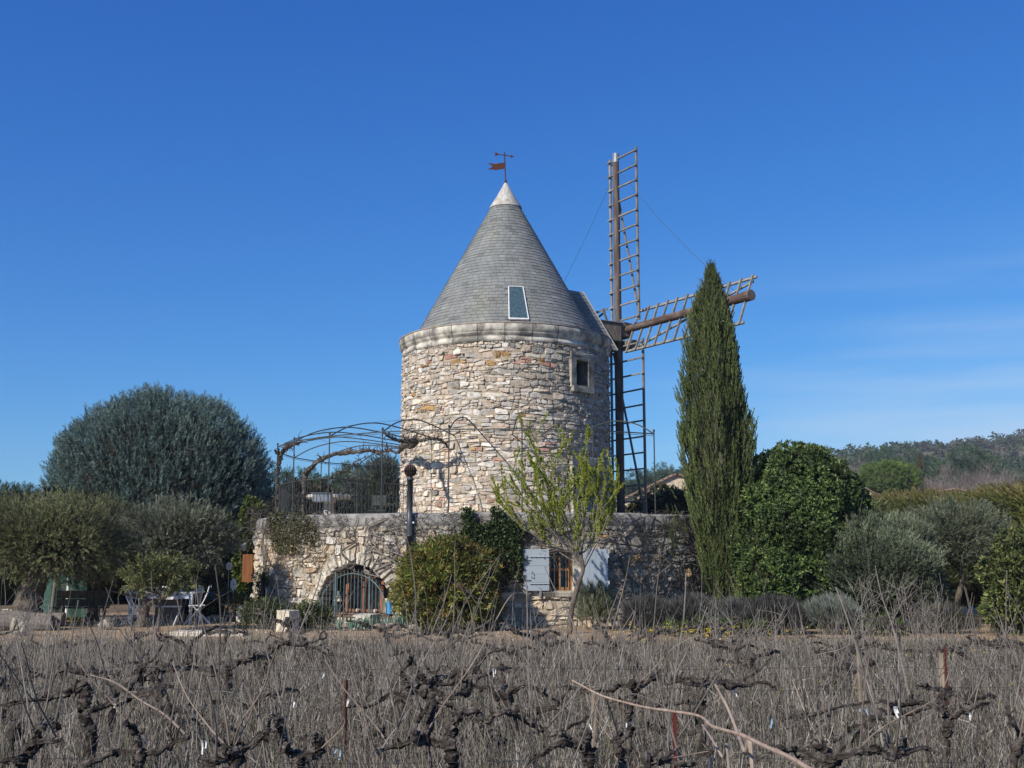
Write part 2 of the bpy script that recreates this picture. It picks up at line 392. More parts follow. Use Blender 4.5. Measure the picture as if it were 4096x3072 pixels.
def stones(g, rng, cells, mapf, colf, gap=.009, d=(.012, .045)):
    q = cells; N = len(q)
    e = np.stack([q[:, 0], (q[:, 0]+q[:, 1])/2, q[:, 1], (q[:, 1]+q[:, 2])/2, q[:, 2], (q[:, 2]+q[:, 3])/2, q[:, 3], (q[:, 3]+q[:, 0])/2], 1)
    # more outline points for an irregular contour
    e2 = np.empty((N, 16, 2)); e2[:, ::2] = e; e2[:, 1::2] = (e+np.roll(e, -1, 1))/2
    cen = q.mean(1)[:, None]; off = e2-cen
    L = np.linalg.norm(off, axis=2, keepdims=True)
    corner = np.zeros(16); corner[[0, 4, 8, 12]] = 1
    pull = 1 - corner[None]*rng.uniform(.03, .26, (N, 16)) - rng.uniform(0, .10, (N, 16))
    out = cen + off*pull[..., None]*(1-gap/np.maximum(L, .02)); off = out-cen
    H = rng.uniform(d[0], d[1], (N, 1))
    ring = []
    tilt = rng.normal(0, .16, (N, 2))
    for s, dd in ((1.0, -.02), (.985, .62), (.92, .92), (.55, 1.0)):
        p = cen + off*s*(1 + (rng.normal(0, .02, (N, 16, 1)) if s < 1 else 0))
        h = dd*H*(1 + rng.normal(0, .10, (N, 16))) + (p-cen)@tilt[:, :, None][:, :, 0].T[:, :1]*0 if False else dd*H*(1+rng.normal(0, .12, (N, 16)))
        if s < 1: h = h + np.einsum('nkc,nc->nk', p-cen, tilt)
        else: h = np.full((N, 16), -.02)
        ring.append(np.concatenate([p, h[..., None]], -1))
    ctr = np.concatenate([cen, (H*1.03)[..., None]], -1)
    V = np.concatenate(ring+[ctr], 1)                 # N,65,3
    col = colf(q.mean(1), rng)
    Vw = mapf(V.reshape(-1, 3)); base = (np.arange(N)*65)[:, None, None]
    j = np.arange(16); j2 = (j+1) % 16; Q = np.concatenate([np.stack([r*16+j, r*16+j2, (r+1)*16+j2, (r+1)*16+j], 1) for r in range(3)])
    T = np.stack([48+j, 48+j2, np.full(16, 64)], 1)
    g.add(Vw, [(Q[None]+base).reshape(-1, 4), (T[None]+base).reshape(-1, 3)], np.repeat(col, 65, 0))
def cyl(Rr, c0):
    def f(V):
        V = np.asarray(V); th = V[:, 0]/Rr; r = Rr + V[:, 2]
        return np.stack([c0[0]+r*np.sin(th), c0[1]-r*np.cos(th), V[:, 1]], -1)
    return f
def frame(theta, Rr, c0=C0):
    t = R_(theta); s, c = math.sin(t), math.cos(t)
    def f(V):
        V = np.asarray(V, dtype=float).reshape(-1, 3); x, y, z = V[:, 0], V[:, 1], V[:, 2]
        return np.stack([c0[0] + (Rr-y)*s + x*c, c0[1] - (Rr-y)*c + x*s, z], -1)
    return f
def mortar(g, Rr, c0, z0, z1, hole, du=.07, dv=.07):
    nu = int(2*PI*Rr/du); nv = int((z1-z0)/dv)
    u = np.linspace(-PI*Rr, PI*Rr, nu+1); v = np.linspace(z0, z1, nv+1)
    U, Vv = np.meshgrid(u, v, indexing='ij'); P = np.stack([U.ravel(), Vv.ravel(), .004*sn(np.stack([U.ravel()*9, Vv.ravel()*9], -1), 2)], -1)
    i = np.arange(nu)[:, None]*(nv+1); j = np.arange(nv)[None]; F = np.stack([i+j, i+nv+1+j, i+nv+2+j, i+j+1], -1).reshape(-1, 4)
    mu = P[F].mean(1); F = F[~hole(mu[:, 0], mu[:, 1])]
    g.add(cyl(Rr, c0)(P), F)

# ------------------------------------------------------------------ windmill
RT = 3.02; ZF = 2.42; ZC = 7.24
mill = thing('windmill', 'round rubble stone windmill tower with slate cone roof and lattice sails', 'windmill', (C0[0], C0[1], 0))
rng = rg(11)
WTH = R_(44); DTH = R_(47)
def hole_t(u, v):
    return ((abs(u-WTH*RT) < .24) & (v > 6.20) & (v < 6.87)) | ((abs(u-DTH*RT) < .42) & (v < 3.98))
cells = rubble(rng, -PI*RT, PI*RT, ZF-.1, ZC+.03, .05, .165, wr=(.9, 3.5), wav=.030, split=.26)
m = cells.mean(1)
keep = ~(((abs(m[:, 0]-WTH*RT) < .42) & (m[:, 1] > 6.0) & (m[:, 1] < 7.08)) | ((abs(m[:, 0]-DTH*RT) < .60) & (m[:, 1] < 4.22)))
cells = cells[keep]
def tower_col(m, rng):
    n = len(m); th = m[:, 0]/RT
    base = pal(rng, n, [(.64,.58,.50),(.56,.475,.385),(.51,.48,.44),(.60,.485,.39),(.40,.38,.35),(.66,.61,.55)], [.24,.22,.17,.15,.10,.12])
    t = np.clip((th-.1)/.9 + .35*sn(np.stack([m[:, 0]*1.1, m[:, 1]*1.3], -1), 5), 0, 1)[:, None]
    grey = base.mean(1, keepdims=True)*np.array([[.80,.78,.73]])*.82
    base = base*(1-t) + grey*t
    z = m[:, 1]; x = m[:, 0]
    pink = np.array([[.48,.28,.22]]); och = np.array([[.47,.30,.14]])
    p = .012 + .26*((np.abs(z-6.78) < .16) & (np.abs(x+.5) < 1.9)) + .07*((np.abs(z-4.25) < .4) & (np.abs(x) < 1.8))
    r = rng.random(n); base = np.where((r < p)[:, None], np.where((rng.random(n) < .55)[:, None], pink, och), base)
    low = np.clip((3.3-z)/1.0, 0, 1)[:, None]*np.clip((.5-th)/1, 0, 1)[:, None]
    base = base*(1-.35*low) + np.array([[.66,.50,.34]])*.35*low
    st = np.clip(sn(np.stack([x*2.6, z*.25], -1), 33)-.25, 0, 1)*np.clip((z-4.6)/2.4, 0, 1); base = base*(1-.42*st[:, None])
    return base*(1+rng.normal(0, .14, (n, 1)))
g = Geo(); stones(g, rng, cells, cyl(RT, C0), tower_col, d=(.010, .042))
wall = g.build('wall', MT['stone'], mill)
g = Geo(); mortar(g, RT, C0, ZF-.1, ZC+.05, hole_t); g.build('mortar', MT['mortar'], wall)
# cornice of dressed blocks
prof = [(RT-.1, 7.26), (RT+.03, 7.26), (RT+.035, 7.39), (RT+.0, 7.405), (RT+.02, 7.44), (RT+.065, 7.48), (RT+.085, 7.53), (RT+.085, 7.55), (RT+.105, 7.56), (RT+.115, 7.73), (RT+.105, 7.755), (RT-.2, 7.78)]
g = Geo(); nb = 26
for k in range(nb):
    a = -PI + 2*PI*k/nb; gg = Geo(); t = rng.uniform(.86, 1.1)
    lathe(g, prof, (C0[0], C0[1], rng.normal(0, .003)), n=6, c=(t, t*.985, t*.96), a0=a+.0025, a1=a+2*PI/nb-.0025)
g.build('cornice', MT['dressed'], mill, smooth=True)
g = Geo(); lathe(g, [(RT+.125, 7.757), (RT+.13, 7.78), (RT-.35, 7.86), (RT-.5, 7.86)], C0, n=64, c=(.95,.86,.8)); g.build('cornice_capping', M('capping', (.50,.43,.36), (.36,.31,.26), sc=5, rough=.9, tint=True), mill)
# slate cone
ZB, ZA, RB = 7.84, 12.74, 2.70
def cone_r(z): return RB*(ZA-z)/(ZA-ZB)
sl = math.atan2(RB, ZA-ZB); ca, sa = math.cos(sl), math.sin(sl)
SKTH = R_(8.1)
g = Geo(); rows = 40; zt = 11.95; dz = (zt-ZB)/rows; rng = rg(21)
for k in range(rows):
    z0 = ZB + k*dz - .015; z1 = z0 + dz*1.35; r0 = cone_r(z0); n = max(8, int(2*PI*r0/.185)); off = rng.uniform(0, 1)
    a = (np.arange(n)+off)*2*PI/n; ga = .0032/r0*1.0
    hw = PI/n-ga; t = rng.uniform(.014, .022, n)
    zlow = z0 + rng.normal(0, .006, n)
    def pt(al, z, o):                      # o: offset outward from the cone surface
        r = cone_r(z) + o*ca; return np.stack([C0[0]+r*np.sin(al), C0[1]-r*np.cos(al), z+o*sa], -1)
    V = np.stack([pt(a-hw, zlow, t), pt(a, zlow, t+.0), pt(a+hw, zlow, t), pt(a+hw, z1+0*a, .003+0*a), pt(a, z1+0*a, .003+0*a), pt(a-hw, z1+0*a, .003+0*a), pt(a-hw, zlow, t-.014), pt(a, zlow, t-.014), pt(a+hw, zlow, t-.014)], 1)
    F = np.array([[0,1,4,5],[1,2,3,4],[0,6,7,1],[1,7,8,2]]); Fs = (F[None]+(np.arange(n)*9)[:, None, None])
    al = (a+PI) % (2*PI)-PI
    ok = ~((abs(al-SKTH)*r0 < .24) & (z0 < 8.95) & (z0 > 7.8))
    col = np.array([[.222,.225,.212]])*(1+rng.normal(0, .04, (n, 1)))*np.where(rng.random(n) < .05, .72, np.where(rng.random(n) < .02, 1.2, 1))[:, None]*(1+.05*sn(np.stack([np.sin(a)*3, np.cos(a)*3, a*0+z0*1.3], -1), 9))[:, None]*(1+A(.035,.02,-.02)*np.clip(sn(np.stack([np.sin(a)*5, np.cos(a)*5, a*0+z0*2], -1), 19), 0, 1)[:, None]*2)
    g.add(V.reshape(-1, 3), Fs[ok].reshape(-1, 4), np.repeat(col, 9, 0))
roof = g.build('roof', MT['slate'], mill)
g = Geo(); lathe(g, [(cone_r(ZB-.02)+.0, ZB-.02), (cone_r(12), 12.0)], C0, n=96, c=(.16,.165,.155)); g.build('roof_boarding', MT['slate'], roof)
g = Geo(); lathe(g, [(cone_r(11.93)+.045, 11.92), (cone_r(11.95)+.05, 11.97), (cone_r(12.3)+.035, 12.3), (.03, 12.76), (.0, 12.78)], C0, n=40); g.build('roof_cap', MT['lead'], mill, smooth=True)
# weather vane
vane = Geo(); X0, Y0 = C0[0], C0[1]
tube(vane, [(X0, Y0, 12.7), (X0-.02, Y0, 13.2), (X0-.04, Y0, 13.72)], .018, 6)
tube(vane, [(X0, Y0, 12.74), (X0, Y0, 12.84)], [.05, .025], 8)
wv = vane.build('weather_vane', MT['rust'], mill)
def plate(g, pts, y, t=.012, c=(1,1,1)):
    pts = np.asarray(pts, dtype=float); n = len(pts)
    V = np.concatenate([np.stack([pts[:, 0], np.full(n, y-t/2), pts[:, 1]], 1), np.stack([pts[:, 0], np.full(n, y+t/2), pts[:, 1]], 1)])
    cI = len(V); V = np.vstack([V, [pts[:, 0].mean(), y-t/2, pts[:, 1].mean()], [pts[:, 0].mean(), y+t/2, pts[:, 1].mean()]])
    j = np.arange(n); j2 = (j+1) % n
    g.add(V, [np.stack([j, j2, n+j2, n+j], 1), np.concatenate([np.stack([j, j2, np.full(n, cI)], 1), np.stack([n+j2, n+j, np.full(n, cI+1)], 1)])], c)
g = Geo()
def vp(sx, sy): p = S(1550+.5425*sx, 500+.5425*sy, 32.0); return [p[0], p[2]]
plate(g, [vp(862,280), vp(830,279), vp(800,287), vp(770,284), vp(738,279), vp(765,297), vp(775,308), vp(738,328), vp(775,328), vp(800,333), vp(830,327), vp(862,323)], 32.0)
g.build('banner', MT['rust'], wv)
g = Geo(); a, b = vp(800, 214), vp(925, 231); tube(g, [(a[0], 32, a[1]), (b[0], 32, b[1])], .014, 6)
plate(g, [vp(908,218), vp(933,232), vp(908,242)], 32.0); plate(g, [vp(786,203), vp(812,205), vp(818,216), vp(808,226), vp(788,226), vp(797,214)], 32.0)
g.build('arrow', MT['rust'], wv)
# roof light
def onc(al, z, o=.0): r = cone_r(z)+o*ca; return A(C0[0]+r*math.sin(al), C0[1]-r*math.cos(al), z+o*sa)
zb_, zt_ = 7.93, 8.98
c_ = [onc(SKTH-.108, zb_, .05), onc(SKTH+.108, zb_, .05), onc(SKTH+.105, zt_, .05), onc(SKTH-.105, zt_, .05)]
c_ = [onc(SKTH-.098, zb_, .05), onc(SKTH+.102, zb_, .05), onc(SKTH+.098, zt_, .05), onc(SKTH-.094, zt_, .05)]
g = Geo()
for i in range(4):
    p, q = c_[i], c_[(i+1) % 4]; tube(g, [p, q], .018 if i else .034, 4, cap=True)
for i in range(4): pass
sk = g.build('roof_light', MT['white'], mill)
g = Geo(); V = np.array([p - A(0, .0, 0) for p in c_]); g.add(V, np.array([[0,1,2,3]])); 
gl = M('ribbed_roof_glass', (.035,.065,.08), (.07,.12,.14), sc=3, rough=.38, spec=.35, bump=.25, bsc=50, st=(9,9,.2))
g.build('pane', gl, sk)
# dormer carrying the windshaft
BETA = R_(32); nv_ = A(math.cos(BETA), math.sin(BETA), 0); av = A(math.sin(BETA), -math.cos(BETA), 0)
r0 = C0 + nv_*1.0 + A(0, 0, 9.72); r1 = C0 + nv_*2.84 + A(0, 0, 9.70)
b1 = C0 + nv_*3.62 + av*.72 + A(0, 0, 7.80); b2 = C0 + nv_*3.62 - av*.72 + A(0, 0, 7.80)
b0 = C0 + nv_*1.0 + av*.95 + A(0, 0, 7.80); b3 = C0 + nv_*1.0 - av*.95 + A(0, 0, 7.80)
def slated(g, p00, p10, p11, p01, rng, rw=.17, rh=.125):
    """slates over a flat quad: bottom p00-p10, top p01-p11"""
    H = np.linalg.norm((p01+p11)/2-(p00+p10)/2); W = max(np.linalg.norm(p10-p00), np.linalg.norm(p11-p01)); n_ = nrm(np.cross(p10-p00, p01-p00))
    nr = int(H/rh); g.add(np.array([p00, p10, p11, p01]), np.array([[0,1,2,3]]), (.16,.165,.155))
    for k in range(nr):
        t0, t1 = k/nr, min(1, (k+1.3)/nr); nc = int(W/rw); o = .5*(k % 2)/nc
        for i in range(-1, nc+1):
            s0, s1 = np.clip(i/nc+o+.012/rw/nc*.3, 0, 1), np.clip((i+1)/nc+o-.006/rw/nc, 0, 1)
            if s1-s0 < .3/nc: continue
            def P(s, t): return (p00*(1-s)+p10*s)*(1-t) + (p01*(1-s)+p11*s)*t
            c = A(.215,.218,.205)*(1+rng.normal(0, .09)); th = rng.uniform(.016, .022)
            g.add(np.array([P(s0,t0)+n_*th, P(s1,t0)+n_*th, P(s1,t1)+n_*.005, P(s0,t1)+n_*.005, P(s0,t0), P(s1,t0)]), np.array([[0,1,2,3],[4,5,1,0]]), c)
g = Geo(); rng = rg(5)
slated(g, b0, b1, r1, r0, rng); slated(g, b2, b3, r0, r1, rng); g.add(np.array([b1, b2, r1]), np.array([[0,1,2]]), (.2,.2,.19))
e1, e2 = b1 + A(0, 0, 0), b2 + A(0, 0, 0)
dorm = g.build('dormer', MT['slate'], mill)
g = Geo(); tube(g, [b1+A(0,0,.02), r1+A(0,0,.02)], .025, 5); tube(g, [b2+A(0,0,.02), r1+A(0,0,.02)], .025, 5); g.build('verge', M('verge', (.36,.35,.33), rough=.8), dorm)
# windshaft, hub box
HZ = 8.64; hub = C0 + nv_*4.27 + A(0, 0, HZ)
def hfr(V): V = np.asarray(V, dtype=float).reshape(-1, 3); return hub + V[:, :1]*nv_ + V[:, 1:2]*av + V[:, 2:3]*A(0, 0, 1)
g = Geo(); tube(g, [hub-nv_*2.2+A(0,0,.0), hub+nv_*.25], .19, 12, rough=.02, rng=rng)
ws = g.build('windshaft', MT['pole'], mill, smooth=True)
g = Geo(); bbox(g, -1.05, -.16, -.30, .30, -.42, .16, fr=hfr, b=.02); hb = g.build('shaft_housing', MT['oldwood'], mill)
g = Geo(); box(g, -1.12, -.10, -.34, .34, .163, .185, fr=hfr); g.build('flashing', MT['metal'], hb)
g = Geo(); bbox(g, -.16, .34, -.24, .24, -.24, .24, fr=hfr, b=.03); bbox(g, .0, .3, -.5, .5, -.62, -.36, fr=hfr, b=.02); g.build('hub', MT['oldwood'], mill)
# sails
def sail(d, rg_, L, r0, r1, w0, w1, nr, first, step, mat, order=0, tone=1.0, br=1):
    """d: spar direction, rg_: rung direction, w0/w1: reach of the rungs to either side"""
    off = nv_*(.10 if order else -.06); p0 = hub + off
    g = Geo(); P = np.array([p0 + d*t for t in np.linspace(-.15, L, 14)]); tube(g, P, np.linspace(r0, r1, 14), 12, rough=.012, rng=rng)
    s = g.build('sail', mat, mill, smooth=True)
    g = Geo(); tube(g, [p0+d*(L-.30), p0+d*(L+.005)], r1+.012, 12); 
    if br: g.build('spar_end', MT['metal'] if d[2] > .5 else MT['polex'], s)
    g = Geo(); rr = nrm(rg_); bk = nrm(np.cross(d, rr))
    if bk@nv_ < 0: bk = -bk
    def bar(g, a, b, w, h, c=None):
        t = nrm(b-a); q = nrm(np.cross(t, bk)); c = c if c is not None else (A(1,1,1)*rng.uniform(.8, 1.15))
        V = [a+q*w*i+bk*h*j for i in (-1, 1) for j in (-1, 1)] + [b+q*w*i+bk*h*j for i in (-1, 1) for j in (-1, 1)]
        g.add(np.array(V), BOXF, c)
    for k in range(nr):
        q = p0 + d*(first+step*k) + bk*.03
        g2 = Geo(); bar(g2, q-rr*(w0+.06), q+rr*(w1+.06), .022, .03); g2.build('rung', MT['slat'], s)
    for sgn, wd in ((-1, w0), (1, w1)):
        g2 = Geo(); bar(g2, p0+d*(first-.12)+rr*sgn*wd+bk*.085, p0+d*(first+step*(nr-1)+.12)+rr*sgn*wd+bk*.085, .036, .026); g2.build('rail', MT['slat'], s)
    g2 = Geo(); a = p0+d*(first+step*(nr-1)-.05)-rr*w0*.9*order_sign(d)+bk*.15; b = p0+d*(first+.1)+rr*w1*.92*order_sign(d)+bk*.15
    bar(g2, a, b, .03, .022); g2.build('brace', MT['slat'], s)
    return s
def order_sign(d): return 1
Zv = A(0, 0, 1)
sail(Zv, av, 5.86, .115, .10, .42, .96, 12, .30, .49, MT['pole'], 0)
sail(-Zv, -av, 5.9, .14, .125, 1.12, .50, 12, .55, .49, MT['pole'], 0)
sail(av, -(Zv*1.0+nv_*.40), 5.78, .115, .142, .66, .80, 12, .56, .455, MT['polex'], 1)
sail(-av, (Zv*1.0-nv_*.40), 6.0, .115, .125, .66, .80, 12, .62, .47, MT['polex'], 1)
g = Geo()
def wire(g, a, b, sag=.0, r=.006, n=12):
    t = np.linspace(0, 1, n)[:, None]; P = np.asarray(a)*(1-t)+np.asarray(b)*t; P[:, 2] -= sag*4*(t*(1-t))[:, 0]; tube(g, P, r, 4)
tip = [hub+Zv*5.4, hub+av*5.5, hub-Zv*5.6, hub-av*5.75]
for i in (0, 3): wire(g, tip[i], tip[(i+1) % 4], .25)
wire(g, hub-nv_*.4, tip[1], .05)
g.build('stay_wire', MT['iron'], mill)
# small high window
fr = frame(44, RT); g = Geo(); rng = rg(8)
bbox(g, -.44, .46, -.06, .10, 6.98, 7.10, fr=fr, b=.012, c=(.62,.61,.58), rng=rng, j=.003); bbox(g, -.46, -.24, -.065, .10, 6.10, 6.98, fr=fr, b=.012, c=(.66,.64,.6), rng=rng, j=.003)
bbox(g, .24, .46, -.06, .10, 6.10, 6.98, fr=fr, b=.012, c=(.6,.58,.54), rng=rng, j=.003); bbox(g, -.24, .24, -.055, .16, 6.87, 6.99, fr=fr, b=.012, c=(.55,.54,.5), rng=rng, j=.003)
bbox(g, -.42, .44, -.10, .28, 5.98, 6.14, fr=fr, b=.012, c=(.6,.58,.54), rng=rng, j=.003); bbox(g, -.238, .238, -.05, .28, 6.13, 6.19, fr=fr, b=.005, c=(.5,.48,.45))
wi = g.build('window', MT['dressed'], mill)
g = Geo(); box(g, -.24, -.236, .10, .38, 6.19, 6.87, fr=fr); box(g, .236, .24, .10, .38, 6.19, 6.87, fr=fr); box(g, -.24, .24, .16, .38, 6.868, 6.874, fr=fr); g.build('reveal', MT['render'], wi)
g = Geo(); box(g, -.235, .235, .34, .36, 6.19, 6.866, fr=fr); g.build('pane', MT['glass'], wi)
g = Geo()
for x in (-.235, -.02, .195): box(g, x, x+.04, .31, .338, 6.19, 6.866, fr=fr)
box(g, -.195, .195, .312, .336, 6.19, 6.23, fr=fr); box(g, -.195, .195, .312, .336, 6.82, 6.866, fr=fr); g.build('sash', MT['iron'], wi)
# terrace door, half behind the almond tree
fr = frame(47, RT); g = Geo()
for x0, x1 in ((-.62, -.42), (.42, .62)):
    for k in range(4): bbox(g, x0, x1, -.06-.004*(k % 2), .12, ZF+k*.39, ZF+k*.39+.385, fr=fr, b=.012, c=A(.8,.78,.74)*rng.uniform(.85, 1.1))
bbox(g, -.66, .66, -.07, .12, 3.98, 4.22, fr=fr, b=.015, c=(.75,.73,.7)); dr = g.build('door', MT['dressed'], mill)
g = Geo(); box(g, -.42, .42, .08, .12, ZF, 3.98, fr=fr); g.build('door_leaf', M('blue_green_door', (.11,.19,.22), (.08,.14,.165), sc=4, rough=.6), dr)
g = Geo(); box(g, -.424, -.42, .12, .25, ZF, 3.97, fr=fr); box(g, .42, .424, .12, .25, ZF, 3.97, fr=fr); box(g, -.42, .42, .12, .25, 3.972, 3.978, fr=fr); g.build('reveal', MT['render'], dr)

# ------------------------------------------------------------------ terrace building
RW = 7.0; ZW = 2.54
ter = thing('terrace_building', 'low round stone building under the mill with arched opening and shuttered window', 'building', (C0[0], C0[1], 0))
AT = -30.0; AW = 1.09; AH = 1.38; WT = 10.6; SPR = .38
def arch_half(z):             # half width of the arched opening at height z
    z = np.asarray(z, dtype=float); t = np.clip((z-SPR)/(AH-SPR), 0, 1); return np.where(z > AH, -1, AW*np.sqrt(1-t**2.0))
ua, uw = R_(AT)*RW, R_(WT)*RW
def hole_w(u, v): return ((abs(u-ua) < arch_half(v)+.05) & (v < AH+.05)) | ((abs(u-uw) < .32) & (v > .82) & (v < 1.70))
rng = rg(31)
cells = rubble(rng, -PI*RW, PI*RW, -.08, 2.26, .09, .23, wr=(1.0, 3.0), wav=.03)
m = cells.mean(1)
z = m[:, 1]; tz = np.clip((z-SPR)/(AH+.36-SPR), 0, 1); vh = np.where(z > AH+.36, -1, (AW+.34)*np.sqrt(1-tz**2))
vh = np.where(z < SPR, AW+.16, vh)
keep = ~((abs(m[:, 0]-ua) < vh+.02) | ((abs(m[:, 0]-uw-.05) < .52) & (z > .70) & (z < 1.9)))
cells = cells[keep]
def ter_col(m, rng):
    n = len(m); th = m[:, 0]/RW
    base = pal(rng, n, [(.62,.53,.40),(.54,.46,.35),(.60,.56,.49),(.50,.38,.26),(.44,.41,.36),(.60,.47,.33)], [.25,.2,.18,.12,.12,.13])
    t = np.clip((th+.25)/.75 + .35*sn(np.stack([m[:, 0]*.9, m[:, 1]*1.5], -1), 15), 0, 1)[:, None]*np.clip(.25+m[:, 1]/1.6, 0, 1)[:, None]
    grey = base.mean(1, keepdims=True)*np.array([[.72,.70,.66]])*.80
    up = np.clip((m[:, 1]-1.55)/.6, 0, 1)[:, None]*.6
    base = base*(1-t)+grey*t; base = base*(1-up) + grey*up
    och = rng.random(n) < .014; base[och] = (.42,.28,.15)
    return base*(1+rng.normal(0, .12, (n, 1)))
g = Geo(); stones(g, rng, cells, cyl(RW, C0), ter_col, d=(.02, .07), gap=.012); tw = g.build('wall', MT['stone'], ter)
g = Geo(); mortar(g, RW, C0, -.1, 2.3, hole_w, .06, .06); g.build('mortar', MT['mortar'], tw)
g = Geo()
n_ = 220; aa = np.linspace(-PI, PI, n_+1)
prof = [(RW+.005, 2.22), (RW+.035, 2.24), (RW+.045, 2.36), (RW+.03, 2.50), (RW+.0, 2.54), (RW-.28, 2.56), (RW-.32, 2.52), (RW-.32, ZF)]
lathe(g, prof, C0, n=n_); V = g.V[-1]; V += .015*np.stack([sn(V*2.1, 1), sn(V*2.3, 2), sn(V*1.7, 3)], -1)
g.build('parapet', MT['render'], ter, smooth=True)
g = Geo(); lathe(g, [(0, ZF), (RW-.3, ZF)], C0, n=60); g.build('terrace_floor', M('terrace_paving', (.42,.36,.28), (.30,.26,.2), sc=4, rough=.95), ter)
# arch of rough voussoirs
fr = frame(AT, RW); g = Geo(); nvs = 27; rng = rg(41)
phis = np.linspace(0, PI, nvs+1)
def ap(ph, s, y):
    rx, rz = AW+s, AH-SPR+s*.98; x = -math.cos(ph)*rx; return (x, y + RW - math.sqrt(max(RW*RW-x*x, 0)), SPR + math.sin(ph)*rz)
for k in range(nvs):
    a, b = phis[k]+.012+rng.uniform(0, .012), phis[k+1]-.012; ln = rng.uniform(.20, .38); o = -rng.uniform(.035, .08); i0 = rng.uniform(-.03, .02); mid = (a+b)/2; ins = (b-a)*.1
    P = []
    for y, sh in ((.45, 0), (o+.03, 0), (o, ins)):
        P += [ap(a+sh, i0+(0.02 if sh else 0), y), ap(b-sh, i0+(0.02 if sh else 0), y), ap(b-sh, ln-(.03 if sh else 0), y), ap(a+sh, ln-(.03 if sh else 0), y)]
    P = np.array(P) + rng.normal(0, .006, (12, 3)); P = fr(P)
    F = [[8,9,10,11]] + [[r*4+j, r*4+(j+1) % 4, r*4+4+(j+1) % 4, r*4+4+j] for r in (0, 1) for j in range(4)]
    g.add(P, np.array(F), A(.62,.57,.48)*rng.uniform(.72, 1.12)*(1 if b < 2.0 else .8))
for sgn in (-1, 1):
    for k in range(3):
        z0 = -.05 + k*.15; x0 = sgn*(AW-.01+rng.uniform(-.02, .02)); x1 = sgn*(AW+rng.uniform(.16, .3)); sg = RW-math.sqrt(RW*RW-AW*AW)
        bbox(g, min(x0, x1), max(x0, x1), sg-.06, sg+.45, z0, z0+.142, fr=fr, b=.02, rng=rng, j=.006, c=A(.62,.56,.46)*rng.uniform(.8, 1.1))
ar = g.build('arch', MT['stone'], ter)
# inside of the arch: room with painted darkness, glazed joinery, sill of tiles
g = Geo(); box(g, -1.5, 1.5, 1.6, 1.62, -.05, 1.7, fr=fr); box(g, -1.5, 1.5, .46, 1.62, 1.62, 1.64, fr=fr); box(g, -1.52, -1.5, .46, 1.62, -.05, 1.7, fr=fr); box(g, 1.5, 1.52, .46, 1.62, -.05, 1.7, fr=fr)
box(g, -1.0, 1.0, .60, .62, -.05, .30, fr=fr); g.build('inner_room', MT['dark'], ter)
g = Geo()
for x0, x1 in ((-.56, -.46), (.46, .56), (-.055, -.012), (.012, .055)): bbox(g, x0, x1, .42, .50, .26, 1.10, fr=fr, b=.006)
bbox(g, -.56, .56, .415, .505, 1.10, 1.19, fr=fr, b=.006); bbox(g, -.46, -.055, .43, .49, 1.04, 1.10, fr=fr, b=.006); bbox(g, .055, .46, .43, .49, 1.04, 1.10, fr=fr, b=.006)
bbox(g, -.46, -.055, .43, .49, .26, .33, fr=fr, b=.006); bbox(g, .055, .46, .43, .49, .26, .33, fr=fr, b=.006)
aw = g.build('arched_window', MT['wood'], ter)
g = Geo(); box(g, -.46, -.055, .455, .465, .33, 1.04, fr=fr); box(g, .055, .46, .455, .465, .33, 1.04, fr=fr); g.build('pane', MT['glass'], aw)
g = Geo(); box(g, -1.0, -.56, .47, .48, .2, 1.3, fr=fr); box(g, .56, 1.0, .47, .48, .2, 1.3, fr=fr); box(g, -.56, .56, .47, .48, 1.19, 1.42, fr=fr); g.build('side_glazing', MT['glass'], aw)
g = Geo()
bbox(g, -.98, .98, .20, .60, -.05, .16, fr=fr, b=.01, c=(1,.92,.8)); g.build('sill_wall', MT['dressed'], ter)
g = Geo()
for row, (y0, z0) in enumerate(((.16, .165), (.30, .215))):
    for k in range(13):
        x = -.96+k*.15; c = A(1,1,1)*rng.uniform(.6, 1.0)
        pts = []
        P = [fr(np.array([[x+.065+.07*math.cos(t), y, z0+.045*math.sin(t)] for t in np.linspace(0, PI, 6)])) for y in (y0, y0+.15)]
        V = np.concatenate(P); g.add(V, np.array([[i, i+1, i+7, i+6] for i in range(5)]+[[0, 1, 4, 5]]), c)
g.build('tile_sill', MT['terra'], ter)
# iron grille
gr = Geo(); xs_ = np.linspace(-.98, .98, 20)
Rg = .97
def gp(x): return .30 + .86*math.sqrt(max(0, 1-(x/Rg)**2))
tube(gr, fr(np.array([[Rg*-math.cos(t), -.02, .30+.86*math.sin(t)] for t in np.linspace(0, PI, 30)])), .015, 6)
box(gr, -1.05, 1.05, -.03, -.01, .06, .085, fr=fr); box(gr, -1.10, -.92, -.035, -.015, .42, .44, fr=fr)
grille = gr.build('window_grille', MT['irongrey'], ter)
for i, x in enumerate(xs_):
    zt_ = min(gp(x)+.12 if abs(x) < Rg-.01 else .58, 1.33); zt_ = min(zt_, float(SPR+(AH-SPR)*math.sqrt(1-min(1, (x/AW)**2)))-.02)
    g = Geo(); tube(g, fr(np.array([[x, -.02, -.02], [x, -.02, zt_-.05], [x, -.02, zt_]])), [.0105, .0105, .002], 5); g.build('bar', MT['irongrey'], grille)
for x in (-.50, .50):
    g = Geo(); box(g, x-.018, x+.018, -.045, -.02, .0, 1.20, fr=fr); g.build('gate_stile', MT['irongrey'], grille)
g = Geo(); box(g, -.43, -.36, -.06, -.01, .66, .76, fr=fr); g.build('lock', MT['irongrey'], grille)
